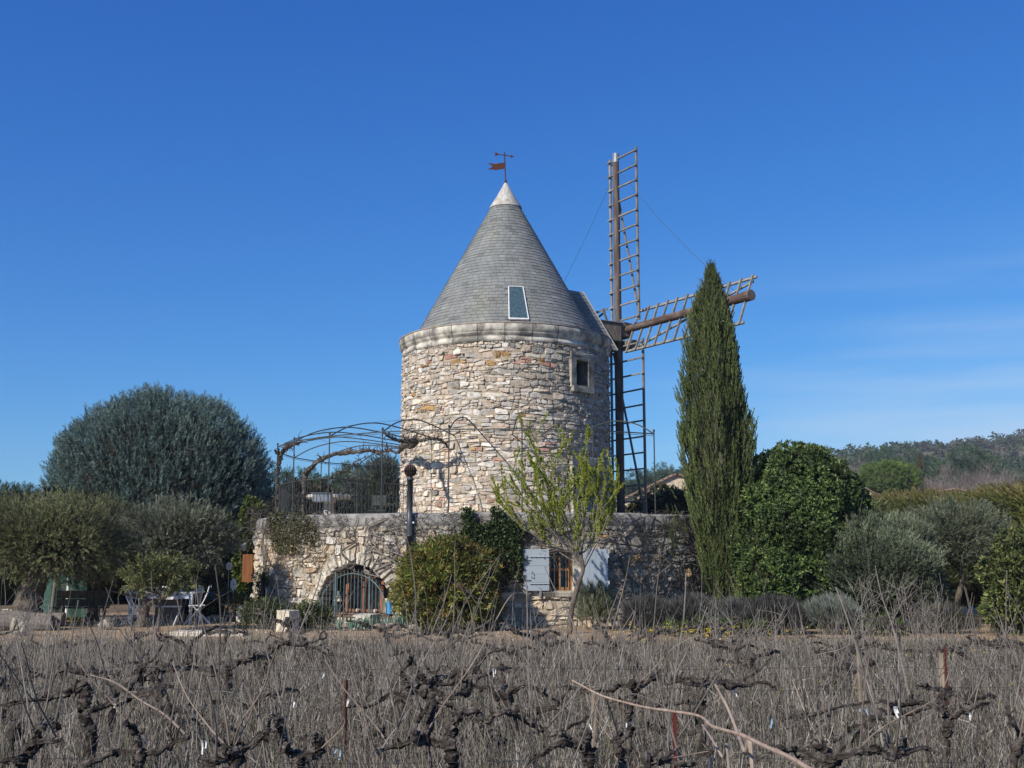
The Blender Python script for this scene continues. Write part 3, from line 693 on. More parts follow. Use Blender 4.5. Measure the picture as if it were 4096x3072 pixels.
# things on the ledge behind the grille
g = Geo(); bbox(g, .70, .80, .24, .40, .26, .60, fr=fr, b=.005, c=(1.1,1.05,.9)); p = fr([[.75, .3, .26]])[0]
tag(g.build('cream_slab', MT['dressed'], origin=p), 'small cream slab propped left of the blue board inside the arch', 'slab')
g = Geo(); bbox(g, .81, .955, .20, .235, .25, .56, fr=fr, b=.004); p = fr([[.88, .2, .25]])[0]
tag(g.build('blue_board', MT['blue'], origin=p), 'bright blue board leaning inside the right end of the grille', 'board')
lp = thing('table_lamp', 'table lamp with pale shade seen behind the left bars of the grille', 'lamp', fr([[-.74, .38, .2]])[0])
g = Geo(); q = fr([[-.74, .38, 0]])[0]; lathe(g, [(.06, .262), (.06, .275), (.018, .29), (.015, .50)], (q[0], q[1], 0), n=12); g.build('lamp_foot', MT['iron'], lp)
g = Geo(); lathe(g, [(.115, .50), (.06, .63)], (q[0], q[1], 0), n=16); g.build('lamp_shade', M('shade', (.5,.46,.38), rough=.9), lp)
for k, x in enumerate((-.14, .38)):
    g = Geo(); q = fr([[x, .36, 0]])[0]; blob(g, (q[0], q[1], .30), (.05, .05, .05), seed=k, amp=.05, n=8)
    tag(g.build('pale_pebble', MT['rock'], origin=(q[0], q[1], .26)), 'round white pebble on the tiled sill, ' + ('left' if k == 0 else 'right') + ' of the centre mullion', 'stone')
# shuttered window
fr = frame(WT, RW)
g = Geo(); rng = rg(51)
bbox(g, -.32, .62, -.055, .20, 1.705, 1.86, fr=fr, b=.015, c=(.8,.78,.73), rng=rng, j=.004); bbox(g, .28, .55, -.05, .25, .78, 1.703, fr=fr, b=.015, c=(1.0,.97,.9), rng=rng, j=.003)
bbox(g, -.55, -.28, -.04, .25, .78, 1.703, fr=fr, b=.015, c=(.9,.88,.82), rng=rng, j=.003); bbox(g, -.44, .46, -.09, .26, .66, .778, fr=fr, b=.02, c=(.7,.68,.63), rng=rng, j=.004)
wn = g.build('window', MT['dressed'], ter)
g = Geo()
for x0, x1 in ((-.28, -.22), (.20, .28), (-.02, .03)): bbox(g, x0, x1, .10, .15, .782, 1.70, fr=fr, b=.004)
for z0, z1 in ((.79, .87), (1.64, 1.70), (1.24, 1.29)): bbox(g, -.22, .20, .105, .145, z0, z1, fr=fr, b=.004)
ca_ = g.build('casement', M('honey_wood', (.42,.20,.075), (.32,.14,.05), sc=6, rough=.55, st=(5,5,1)), wn)
g = Geo(); box(g, -.22, .20, .12, .13, .87, 1.64, fr=fr); g.build('pane', MT['glass'], wn)
for x in (-.14, .0, .13):
    g = Geo(); tube(g, fr(np.array([[x, .02, .78], [x, .02, 1.70]])), .011, 6); g.build('bar', MT['irongrey'], wn)
def shutter(x0, x1, lf):
    g = Geo(); n = 5
    bbox(g, x0, x1, -.100, -.072, .80, 1.72, fr=fr, b=.003)
    s = g.build('shutter', MT['shutter'], ter); g = Geo()
    if lf:
        for k in range(1, 5): zz = .80+k*.184; box(g, x0+.006, x1-.006, -.1012, -.0995, zz, zz+.006, fr=fr)
    else:
        for k in range(1, 4): xx = x0+(x1-x0)*k/4; box(g, xx, xx+.004, -.1012, -.0995, .805, 1.715, fr=fr)
    g.build('board_joint', M('joint_%d' % lf, (.15,.17,.19), rough=.7), s)
    if lf:
        for z in (.955, 1.55):
            g = Geo(); tube(g, fr(np.array([[x0+.14, -.112, z], [x1-.0, -.112, z]])), .011, 6)
            for xx in np.linspace(x0+.16, x1-.03, 5): blob(g, fr([[xx, -.118, z]])[0], (.012,.012,.012), n=5)
            g.build('strap_hinge', M('strap', (.36,.40,.44), rough=.5), s)
        g = Geo(); tube(g, fr(np.array([[x0+.17, -.11, 1.24], [x0+.18, -.15, 1.22], [x0+.18, -.15, 1.12], [x0+.17, -.11, 1.10]])), .009, 6); g.build('handle', MT['metal'], s)
        for z in (1.02, 1.46):
            g = Geo(); box(g, x0+.03, x0+.17, -.112, -.103, z, z+.018, fr=fr); g.build('latch', MT['iron'], s)
    else:
        for z in (.93, 1.53): g = Geo(); box(g, x1, x1+.03, -.11, -.07, z, z+.09, fr=fr); g.build('hinge', MT['white'], s)
shutter(-.87, -.285, True); shutter(.505, 1.08, False)
g = Geo(); bbox(g, -.51, -.46, -.12, -.05, .66, .79, fr=fr, b=.008); g.build('shutter_stop', MT['metal'], ter)
g = Geo(); bbox(g, .335, .455, -.075, -.052, 1.69, 1.81, fr=fr, b=.004); vb = g.build('vent', MT['white'], ter)
g = Geo()
for k in range(3): box(g, .352+k*.032, .372+k*.032, -.079, -.0755, 1.71, 1.79, fr=fr)
g.build('vent_slot', MT['terra'], vb)
# stove pipe and terracotta spout
P0 = frame(-17.4, RW+.16); q = P0([[0, 0, 0]])[0]; sp_ = thing('stove_pipe', 'tall black stove pipe with round cowl against the terrace wall', 'chimney', (q[0], q[1], 0))
g = Geo(); lathe(g, [(.068, .9), (.068, 2.0), (.076, 2.0), (.076, 2.04), (.068, 2.04), (.068, 3.28), (.08, 3.28), (.08, 3.33), (.06, 3.34), (.055, 3.40)], (q[0], q[1], 0), n=16); g.build('pipe', MT['pipe'], sp_, smooth=True)
g = Geo(); g.V = []; n = 18
for k in range(n):
    a = 2*PI*k/n; P = [(q[0]+.135*math.sin(t)*math.sin(a), q[1]-.135*math.sin(t)*math.cos(a), 3.50-.13*math.cos(t)) for t in np.linspace(.5, PI-.1, 8)]; tube(g, P, .016, 4)
blob(g, (q[0], q[1], 3.5), (.12, .12, .12), n=9, amp=.0); g.build('cowl', M('sooty_cowl', (.07,.035,.028), (.03,.022,.02), sc=9, rough=.8), sp_)
g = Geo(); tube(g, P0(np.array([[-.1, .0, 2.32], [.1, .0, 2.32]])), .012, 5); box(g, .085, .11, -.02, .12, 2.3, 2.34, fr=P0); g.build('wall_bracket', MT['white'], sp_)
P0 = frame(-13.6, RW); q = P0([[0, 0, 1.83]])[0]; g = Geo()
for y0 in (0,):
    th = np.linspace(0, 2*PI, 14, endpoint=False)
    rings = [np.array([[r*math.cos(t), y, 1.83+r*.7*math.sin(t)+dz_] for t in th]) for r, y, dz_ in ((.10, -.20, -.03), (.085, .0, .02), (.08, .1, .03))] + [np.array([[.08*math.cos(t), y, 1.83+.05*math.sin(t)-.03] for t in th]) for y in (-.20, .05)]
    rings = [rings[2], rings[1], rings[0], rings[3], rings[4]]
    V = P0(np.concatenate(rings)); F = [[r*14+j, r*14+(j+1) % 14, r*14+14+(j+1) % 14, r*14+14+j] for r in range(4) for j in range(14)]
    g.add(V, np.array(F))
tag(g.build('spout', MT['terra'], ter))
q = P0([[0,0,0]])

# ------------------------------------------------------------------ pergola ring on the terrace
RR = 6.56; ZR = 4.50; a0 = 3.7
per = thing('pergola', 'thin iron ring pergola on the round terrace with arched ribs to the tower', 'pergola', (C0[0], C0[1], ZF))
def rp(th, r, z): t = R_(th); return A(C0[0]+r*math.sin(t), C0[1]-r*math.cos(t), z)
ths = [a0+15*k for k in range(-10, 3)]
rng = rg(61)
for k, th in enumerate(ths):
    p = rp(th, RR, ZR); g = Geo(); tube(g, [rp(th, RR, ZF), p+A(0, 0, .04)], .016, 6); po = g.build('post', MT['iron'], per)
    g = Geo(); blob(g, p+A(0, 0, .075), (.03, .03, .04), n=6, amp=0); g.build('finial', MT['iron'], po)
    P = smoothline([p, rp(th, RR-.65, ZR+.30), rp(th, RR-1.5, ZR+.46), rp(th, RR-2.4, ZR+.40), rp(th, RT+.02, ZR+.24)], 20)
    g = Geo(); tube(g, P, .017, 6); g.build('rib', MT['iron'], per)
    if k < len(ths)-1:
        q = rp(ths[k+1], RR, ZR); g = Geo(); d = nrm(q-p)
        V = []
        for e in (p, q):
            for hh in (-.013, .013):
                for rr_ in (-.014, .014): V.append(e + A(0, 0, hh) + nrm(A(e[0]-C0[0], e[1]-C0[1], 0))*rr_)
        g.add(np.array(V), BOXF); tube(g, [p+A(0,0,-.045), q+A(0,0,-.045)], .006, 4); g.build('ring_bar', MT['iron'], per)
g = Geo()
for r in (4.2, 5.4):
    P = [rp(t, r, ZR+.42) for t in np.linspace(ths[0], ths[-1], 60)]; tube(g, P, .004, 3)
g.build('training_wire', MT['iron'], per)
# railing
rail = thing('terrace_railing', 'black iron railing with wavy balusters round the left side of the terrace', 'railing', tuple(rp(-71, RR-.1, ZF)))
path = [rp(t, RR-.12, 0) for t in np.linspace(-150, -42, 60)] + [A(-4.5, 27.2, 0)*(1-s)+A(-2.85, 30.2, 0)*s for s in np.linspace(.05, 1, 14)]
path = np.array(path); zr_ = 3.47
seg = np.r_[0, np.cumsum(np.linalg.norm(np.diff(path, axis=0), axis=1))]
g = Geo()
for z, r in ((zr_, .017), (2.56, .010)): tube(g, path+A(0, 0, z), r, 5)
g.build('top_rail', MT['iron'], rail)
nb = int(seg[-1]/.155); bal = [Geo() for _ in range(nb)]
allb = []
for i in range(nb):
    s = (i+.5)*seg[-1]/nb; p = A(np.interp(s, seg, path[:, 0]), np.interp(s, seg, path[:, 1]), 0)
    p2 = A(np.interp(s+.02, seg, path[:, 0]), np.interp(s+.02, seg, path[:, 1]), 0); t = nrm(p2-p)
    if i % 2: P = [p+A(0, 0, z)+t*.028*math.sin((z-2.56)*2*PI/.30) for z in np.linspace(2.56, zr_, 22)]
    else: P = [p+A(0, 0, 2.56), p+A(0, 0, zr_)]
    allb.append((P, p))
allb.sort(key=lambda b: b[1][1])
for P, p in allb[:99]:
    g = Geo(); tube(g, P, .0085, 4); g.build('baluster', MT['iron'], rail)
g = Geo()
for P, p in allb[99:]: tube(g, P, .0085, 4)
tag(g.build('rear_balusters', MT['iron'], rail), kind='stuff')
# ------------------------------------------------------------------ branches
def walk(rng, p, d, L, n, wob, up=0.0):
    P = [np.array(p, dtype=float)]; d = nrm(A(*d))
    for i in range(n):
        d = nrm(d + rng.normal(0, wob, 3) + A(0, 0, up)); P.append(P[-1]+d*L/n)
    return np.array(P), d
def branching(rng, g, p, d, L, r, depth, tips, c=(1,1,1), spread=.6, up=.06, wob=.10, kids=(2, 4), shrink=.68, rmin=.004, sides=5):
    n = 6 if depth > 0 else 5
    P, d2 = walk(rng, p, d, L, n, wob, up); tube(g, P, np.linspace(r, max(rmin, r*.55), len(P)), sides if r > .012 else 4, c, cap=False)
    if depth == 0:
        tips.append((P, r)); return
    for k in range(rng.integers(*kids)):
        t = rng.uniform(.45, 1.0) if k else 1.0; q = P[min(int(t*n), n)]
        a = rng.normal(0, 1, 3); a = nrm(a - d2*(a@d2)); dd = nrm(d2 + a*spread*rng.uniform(.5, 1.2))
        branching(rng, g, q, dd, L*shrink*rng.uniform(.75, 1.15), max(rmin, r*.58*rng.uniform(.8, 1.1)), depth-1, tips, c, spread, up, wob, kids, shrink, rmin, sides)
    tips.append((P, r))

# protos
pr = rg(100)
T_CED = [P_tuft(pr, 26, 1.0, .30, .055, 1.0) for _ in range(4)]
T_CYP = [P_tuft(pr, 26, 1.0, .24, .06, .50) for _ in range(4)]
T_ROS = [P_tuft(pr, 9, .25, 1.0, .42, 1.25) for _ in range(4)]
T_OLI = [P_tuft(pr, 24, 1.0, .28, .058, .95) for _ in range(4)]
T_NAN = [P_tuft(pr, 12, .9, .55, .13, 1.3) for _ in range(4)]
T_BUD = [P_tuft(pr, 7, .5, .7, .30, 1.1) for _ in range(4)]
T_TWG = [P_tuft(pr, 14, .7, .9, .018, 1.0) for _ in range(4)]
T_PIN = [P_tuft(pr, 30, .6, .55, .06, 1.4) for _ in range(4)]
T_IVY = [P_tuft(pr, 5, .3, .9, .8, 1.4) for _ in range(4)]
T_LAV = [P_tuft(pr, 7, .5, .9, .045, .45) for _ in range(4)]

# ------------------------------------------------------------------ big blue-green cypress dome
def place(name, label, cat, base, group=None): return thing(name, label, cat, tuple(base), group)
c = A(-13.0, 40.5, 0); t = place('arizona_cypress', 'huge rounded blue-green conifer behind the olive trees left of the mill', 'tree', c)
rng = rg(201); g = Geo()
P, Nn, u = crown(rng, 16500, c+A(0, 0, 3.1), (3.9, 3.85, 4.14), nl=150, amp=.05, w=.10, depth=.15, zmin=-.85, gaps=.0, seed=3)
k = P[:, 2] > .05; P, Nn, u = P[k], Nn[k], u[k]
Z = Nn*.75 + A(0, 0, .75) + rng.normal(0, .28, P.shape)
cc = pal(rng, len(P), [(0.132,0.213,0.201),(0.109,0.178,0.167),(0.161,0.241,0.218),(0.0978,0.155,0.132)])*(1-.75*np.clip(u/.13, 0, 1))[:, None]  # tufts deeper in the dome tinted darker, shade put into colour
br = rng.random(len(P)) < .07*(u > .06); cc[br] = (.12,.085,.05)
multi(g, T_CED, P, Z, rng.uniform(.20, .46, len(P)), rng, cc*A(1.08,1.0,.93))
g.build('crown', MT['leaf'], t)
g = Geo(); tube(g, [c, c+A(.1, 0, 2), c+A(0, .1, 5.5)], [.4, .3, .1], 10, rough=.1, rng=rng)
for k in range(26):
    d = rdir(rng, 1)[0]; d[2] = abs(d[2])*.8; tube(g, walk(rng, c+A(0, 0, rng.uniform(.8, 4)), d, 3.0, 5, .12)[0], np.linspace(.1, .02, 6), 5)
g.build('trunk', MT['trunk'], t)
g = Geo(); blob(g, c+A(0, .1, 3.0), (3.62, 3.55, 3.88), seed=4, amp=.02, n=30, cut=-2.9);  # added solid dark core, paints the shade inside the dome
g.build('dome_shade_core', M('dome_shade_core', (.022,.026,.02), (.035,.028,.02), sc=5, rough=1, spec=.02, bump=1, bsc=9, bdist=.2), t)

# ------------------------------------------------------------------ column cypress
c = A(4.80, 25.6, 0); t = place('italian_cypress', 'tall narrow dark cypress in front of the right sail', 'tree', c)
rng = rg(202); g = Geo(); H = 8.35
def cw(z): return np.interp(z, [0, .3, .8, 1.85, 2.9, 3.95, 5.0, 6.05, 7.1, 7.6, 8.1, 8.35], [.30, .36, .44, .55, .72, .86, .83, .68, .46, .32, .14, .03])
N = 9500; zz = H*(1-rng.uniform(0, 1, N)**.85*.985); zz = rng.uniform(.15, H, N); keep = rng.random(N) < .3+cw(zz)/.75; zz = zz[keep]; N = len(zz)
ph = rng.uniform(0, 2*PI, N)
lo = np.arange(34); la = rng.uniform(0, 2*PI, 34); lz = rng.uniform(-1, 7, 34)
def strk(ph, z):
    s = np.zeros_like(ph)
    for i in range(34):
        dph = np.abs((ph-la[i]+PI) % (2*PI)-PI); dzv = (z-lz[i]); inn = (dzv > 0) & (dzv < 2.6)
        s = np.maximum(s, np.where(inn, np.clip(1-dph/(.42*(1-dzv/3.2)+.05), 0, 1)*np.clip((2.6-dzv)/.6, 0, 1), 0))
    return s
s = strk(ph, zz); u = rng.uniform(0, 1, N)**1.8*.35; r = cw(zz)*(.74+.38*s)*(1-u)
cx = -.02*zz/8                     # the top leans a little to the left
cx = cx + .0
P = c + np.stack([r*np.sin(ph)+cx*1.0+.12*np.clip(1-zz/4, 0, 1), -r*np.cos(ph), zz], -1)
Z = np.stack([np.sin(ph)*.22, -np.cos(ph)*.22, np.ones(N)], -1) + rng.normal(0, .085, (N, 3))
cc = pal(rng, N, [(0.131,0.143,0.0454),(0.109,0.124,0.0421),(0.161,0.162,0.0568),(0.0878,0.104,0.0421)])*(1-.5*u/.35)[:, None]*(.72+.4*s)[:, None]*A(.93,1.07,1.0)  # deep tufts and gaps between lobes tinted darker as painted shade
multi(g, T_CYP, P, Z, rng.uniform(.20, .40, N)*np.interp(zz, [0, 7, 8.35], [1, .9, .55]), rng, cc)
# a loose side shoot and the spindly tip
for (q, n, sc_) in ((c+A(-1.0, -.3, 2.05), 60, .26), (c+A(-.02, 0, 8.22), 18, .2)):
    Pq = q + rng.normal(0, 1, (n, 3))*([.16, .12, .28] if n > 30 else [.03, .03, .12]); multi(g, T_CYP, Pq, np.tile(A(-.45, 0, 1), (n, 1))+rng.normal(0, .15, (n, 3)), rng.uniform(.6, 1, n)*sc_, rng, A(.07,.085,.028))
for k in range(30): q = P[rng.integers(N)]; blob(g, q+A(0, -.06, 0), (.02,.02,.02), n=4, c=(.40,.37,.30))
g.build('crown', MT['leaf'], t)
g = Geo(); zs = np.linspace(.2, 8.3, 24); V = []
lathe(g, [(cw(z)*.55, z) for z in zs], c, n=16); V = g.V[0]; V[:, 0] += 0
tube(g, [c+A(.1,0,-.1), c+A(.05,0,1)], .14, 8); g.build('trunk', MT['trunk'], t)

# ------------------------------------------------------------------ generic leafy bush / tree
def bush(name, label, cat, base, cz, r3, protos, n, size, cols, seed, up=.35, out=.8, core=.72, mat='leaf', nl=60, amp=.14, w=.2, depth=.35, gaps=.1, zmin=-.8,
         trunk=None, group=None, dark=.45, shift=(0, 0), extra=None, jit=.13, stemr=.02, nst=8, corecol=None):
    rng = rg(seed); base = A(*base); t = place(name, label, cat, base, group); g = Geo(); cen = base + A(shift[0], shift[1], cz)
    P, Nn, u = crown(rng, n, cen, r3, nl=nl, amp=amp, w=w, depth=depth, zmin=zmin, gaps=gaps, seed=seed)
    k = P[:, 2] > .04; P, Nn, u = P[k], Nn[k], u[k]
    Z = Nn*out + A(0, 0, up) + rng.normal(0, .3, P.shape)
    big = .85 + .3*np.clip(sn(P*1.9, seed+1), -1, 1)
    cc = pal(rng, len(P), cols)*(1-dark*np.clip(u/depth, 0, 1))[:, None]*big[:, None]  # dark: shade inside the crown painted into the leaf tint by depth
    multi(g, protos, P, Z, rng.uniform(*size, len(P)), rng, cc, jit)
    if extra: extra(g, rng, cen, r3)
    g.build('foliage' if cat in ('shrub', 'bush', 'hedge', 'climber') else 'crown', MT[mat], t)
    g = Geo(); topz = cen[2]+r3[2]*.5
    if trunk:
        pts, rad = trunk; pts = np.array(pts, dtype=float)+base; tube(g, smoothline(pts, 14), np.interp(np.linspace(0, 1, 14), np.linspace(0, 1, len(rad)), rad), 9, rough=.10, rng=rng)
        tp = pts[-1]
        for k in range(nst):
            d = rdir(rng, 1)[0]; d[2] = abs(d[2])*.9+.2; tube(g, walk(rng, tp-A(0, 0, rng.uniform(0, .1)), d*A(*r3), np.mean(r3)*rng.uniform(.7, 1.1), 6, .15)[0], np.linspace(rad[-1]*.6, .008, 7), 5, cap=False)
    else:
        for k in range(nst):
            d = rdir(rng, 1)[0]*A(.55, .55, 1); d[2] = abs(d[2])+.6; tube(g, walk(rng, base+rng.normal(0, .08, 3)*A(1, 1, 0), d, (cz+r3[2]*.7), 6, .10)[0], np.linspace(stemr, .006, 7), 5, cap=False)
    g.build('trunk' if trunk else 'stems', MT['trunk'], t)
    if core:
        g = Geo(); blob(g, cen, A(*r3)*core, seed=seed, amp=.15, n=16, cut=-(cen[2]-base[2])+.05 if cz < r3[2]+.3 else None)  # added solid core, its dark colour stands in for shade behind the leaves
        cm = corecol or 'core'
        if cm not in MT: MT[cm] = M('core_shade', (.018,.024,.010), (.03,.032,.014), sc=6, rough=1, spec=.02, bump=1, bsc=12, bdist=.1)
        g.build('shade_core', MT[cm], t)
    return t
PIT = [(0.105,0.159,0.0415),(0.0816,0.127,0.0351),(0.141,0.192,0.0542),(0.0653,0.101,0.0351)]
OLV = [(0.218,0.231,0.154),(0.174,0.189,0.123),(0.277,0.28,0.204),(0.138,0.147,0.0801)]
OLG = [(0.171,0.186,0.0786),(0.142,0.157,0.0644),(0.223,0.231,0.107),(0.193,0.178,0.0858)]
bush('laurel_tree', 'big dense dark green evergreen right beside the cypress', 'tree', (6.62, 25.3, 0), 1.86, (1.58, 1.5, 2.10), T_ROS, 17000, (.055, .115), PIT, 211, up=.5, mat='gloss', nl=90, amp=.10, w=.13, depth=.22, gaps=.05, core=.78, zmin=-.86)
bush('laurel_tree', 'lower side of evergreen leaning against the cypress foot, lighter green at the base', 'shrub', (5.45, 24.5, 0), .75, (.55, .5, .9), T_ROS, 2600, (.05, .11), PIT+[(.12,.15,.03)], 212, up=.5, mat='gloss', nl=30, amp=.12, core=.7)
bush('loose_evergreen', 'thin dark leafy tree peeping out behind the right edge of the cypress', 'tree', (6.35, 31.5, 0), 3.9, (.50, .5, 1.75), T_ROS, 480, (.11, .2), [(.035,.055,.022),(.05,.07,.025)], 213, up=.7, out=.5, core=None, amp=.2, gaps=.2, trunk=([(0,0,0),(.05,0,1.5),(0,0,3.4)], [.09,.07,.04]), nst=6)
bush('silver_bush', 'large silvery grey olive-like bush reaching the ground right of the dark evergreen', 'shrub', (7.95, 24.3, 0), 1.08, (1.22, 1.1, 1.12), T_OLI, 8200, (.14, .30), [(0.187,0.22,0.132),(0.143,0.171,0.102),(0.231,0.259,0.163),(0.11,0.138,0.0748)], 214, up=.7, amp=.16, depth=.5, gaps=.1, core=.62, zmin=-.8)
bush('silver_bush', 'silvery sprig of bush rising behind the large silver bush', 'shrub', (8.85, 25.4, 0), 1.75, (.7, .7, .6), T_OLI, 2300, (.12, .25), [(0.187,0.215,0.128),(0.143,0.165,0.0978),(0.22,0.242,0.149)], 215, up=.8, core=.5, amp=.2, gaps=.15, trunk=([(0,0,0),(-.1,0,.8),(0,0,1.4)], [.06,.05,.03]))
bush('olive_tree', 'grey-leaved olive tree with leaning bare trunk near the right edge', 'tree', (11.1, 28.0, 0), 2.05, (1.12, 1.0, .74), T_OLI, 5600, (.12, .26), [(0.179,0.199,0.124),(0.142,0.163,0.096),(0.21,0.224,0.144)], 216, up=.4, amp=.2, depth=.6, gaps=.15, core=.5, shift=(.1, 0), trunk=([(0,0,0),(.08,0,.5),(.22,0,1.0),(.12,0,1.5)], [.10,.075,.065,.05]))
bush('bamboo_thicket', 'yellow-green leafy thicket between the silver bush and the olive trunk', 'shrub', (10.0, 29.0, 0), 1.25, (1.0, .7, 1.15), T_NAN, 1700, (.16, .30), [(0.182,0.238,0.048),(0.14,0.182,0.036),(0.224,0.28,0.06)], 217, up=.3, core=.66)
bush('elaeagnus_shrub', 'broad-leaved yellow-green shrub at the right edge of the photo', 'shrub', (10.9, 22.6, 0), .95, (1.35, .9, 1.12), T_ROS, 4200, (.06, .12), [(0.163,0.194,0.055),(0.112,0.144,0.04),(0.213,0.225,0.075),(0.075,0.0938,0.03)], 218, up=.4, amp=.18, core=.66, gaps=.12)
bush('elaeagnus_shrub', 'smaller yellow-green shrub partly cut by the right frame edge, in front', 'shrub', (12.4, 24.2, 0), 1.25, (1.1, .9, 1.25), T_ROS, 3200, (.06, .12), [(.13,.155,.055),(.09,.115,.04),(.17,.18,.075)], 219, up=.4, core=.7)
# photinia-like bush in front of the arch
bush('glossy_bush', 'dense olive-green bush with reddish leaf tips beside the arched grille', 'shrub', (-1.36, 24.0, 0), .88, (1.04, .8, .92), T_NAN, 5000, (.13, .25), [(0.185,0.2,0.0392),(0.129,0.154,0.0336),(0.241,0.231,0.049),(0.0966,0.123,0.028),(0.25,0.162,0.049)], 221, up=.1, mat='gloss', nl=50, amp=.12, depth=.3, gaps=.05, core=.76, zmin=-.9)
bush('rosemary_shrub', 'grey-green rosemary shrub under the right shutter', 'shrub', (1.80, 24.15, 0), .46, (.38, .33, .42), T_LAV, 1000, (.10, .22), [(0.195,0.21,0.119),(0.15,0.168,0.091),(0.24,0.238,0.154),(0.112,0.126,0.063)], 222, up=1.0, out=.6, amp=.2, core=.5, depth=.5, nst=9, stemr=.015)
LAVC = [(.135,.13,.12),(.10,.097,.088),(.17,.165,.15),(.075,.072,.064)]
for i, (dx, Y, rx, h, lab) in enumerate(((1400, 23.2, .50, .60, 'grey lavender mound under the wall, nearest the mill'), (1500, 23.0, .60, .62, 'grey lavender mound below the foot of the cypress'),
        (1595, 22.8, .50, .56, 'grey lavender mound, second from its right end'), (1672, 22.7, .66, .60, 'widest grey lavender mound, in front of the dark evergreen'))):
    q = Dp(dx, 1345, Y); bush('lavender_bush', lab, 'shrub', (q[0], Y, 0), h*.45, (rx*1.0, .45, h*.62), T_LAV, 2400, (.10, .20), LAVC, 230+i, up=1.2, out=.7, core=.7, amp=.1, nl=30, nst=10, stemr=.008, group='lavender mounds in front of the terrace', corecol='lavcore', depth=.3)
q = Dp(1797, 1345, 22.6); bush('santolina_bush', 'pale grey-green low bush with bare stems below, left of the silver bush', 'shrub', (q[0], 22.6, 0), .42, (.50, .42, .26), T_LAV, 1300, (.09, .17), [(.22,.24,.20),(.17,.19,.155),(.26,.28,.23)], 236, up=1.0, core=.6, nst=40, stemr=.009)
q = Dp(2040, 1350, 23.0); bush('santolina_bush', 'dull low brownish bush near the right edge gravel', 'shrub', (q[0], 23.0, 0), .22, (.62, .4, .30), T_LAV, 900, (.08, .16), [(.16,.15,.11),(.12,.115,.08)], 237, up=1.0, core=.6, nst=20, stemr=.008)
for i, (x, y, z, r, lab) in enumerate(((-5.35, 24.4, .2, (.55,.3,.32), 'low green herb clump at the left foot of the terrace wall'), (-4.35, 24.1, .18, (.42,.3,.28), 'low green herb clump right of the pale stone block'), (-7.55, 27.4, .3, (1.0,.5,.42), 'dark green ground shrub behind the white chairs'), (-6.1, 28.5, .35, (.7,.6,.8), 'tall dark green oleander clump behind the glass globe'))):
    bush('herb_clump', lab, 'plant', (x, y, 0), z, r, T_NAN, 420, (.10, .20), [(.09,.12,.035),(.07,.09,.03),(.12,.14,.05)], 240+i, up=.8, core=.5, nst=8, stemr=.006)
for i, (x, y, z, r, lab) in enumerate(((7.3, 22.5, .12, (.5,.3,.2), 'small green weed patch between lavender and santolina'), (4.0, 22.2, .1, (1.1,.35,.16), 'low green dandelion leaves in front of the lavender'))):
    bush('weed_patch', lab, 'plant', (x, y, 0), z, r, T_NAN, 420, (.08, .16), [(.10,.15,.03),(.07,.11,.025)], 250+i, up=.6, core=None, nst=4, stemr=.005)
# garden trees on the left
bush('olive_tree', 'wide dark olive tree at the far left edge with thick shaded trunk', 'tree', (-10.75, 24.9, 0), 1.86, (1.75, 1.3, .95), T_OLI, 7600, (.12, .26), OLG, 261, up=.2, amp=.18, depth=.75, gaps=.14, core=.36, shift=(.15, 0), trunk=([(0,0,0),(-.05,0,.5),(.1,0,1.0),(.2,0,1.3)], [.36,.30,.26,.18]), dark=.6)
bush('olive_tree', 'olive tree with drooping branches between the far left tree and the white chairs', 'tree', (-10.3, 27.4, 0), 1.98, (1.4, 1.1, .85), T_OLI, 5400, (.12, .25), OLG+[(.12,.135,.09)], 262, up=.1, amp=.2, depth=.7, gaps=.16, core=.36, trunk=([(0,0,0),(.1,0,.7),(0,0,1.2)], [.16,.12,.10]), dark=.6)
bush('olive_tree', 'grey-leaved olive tree whose forked trunk stands before the garden table', 'tree', (-8.25, 25.0, 0), 1.94, (1.18, .95, .80), T_OLI, 6400, (.12, .25), OLV, 263, up=.25, amp=.2, depth=.6, gaps=.16, core=.36, shift=(.30, 1.2), trunk=([(0,0,0),(.03,0,.3),(.05,0,.5),(-.05,0,.75)], [.15,.105,.10,.07]), dark=.5)
g = Geo(); tr = [o for o in bpy.data.objects if o.name.startswith('trunk')][-1]
tube(g, smoothline([A(-8.25, 25, .42), A(-8.0, 25, .58), A(-7.75, 25, .70), A(-7.4, 25.1, 1.1)], 10), np.linspace(.08, .045, 10), 8, rough=.1, rng=rg(5)); g.build('limb', MT['trunk'], tr.parent)
bush('citrus_tree', 'small yellow-green tree in front of the grey olive, pale thin trunk', 'tree', (-7.45, 23.6, 0), 1.15, (.62, .5, .36), T_NAN, 520, (.12, .22), [(.13,.15,.05),(.17,.17,.06),(.09,.11,.04)], 264, up=.2, core=None, amp=.25, depth=.8, gaps=.2, trunk=([(0,0,0),(.02,0,.4),(0,0,.85)], [.028,.026,.022]), nst=9)
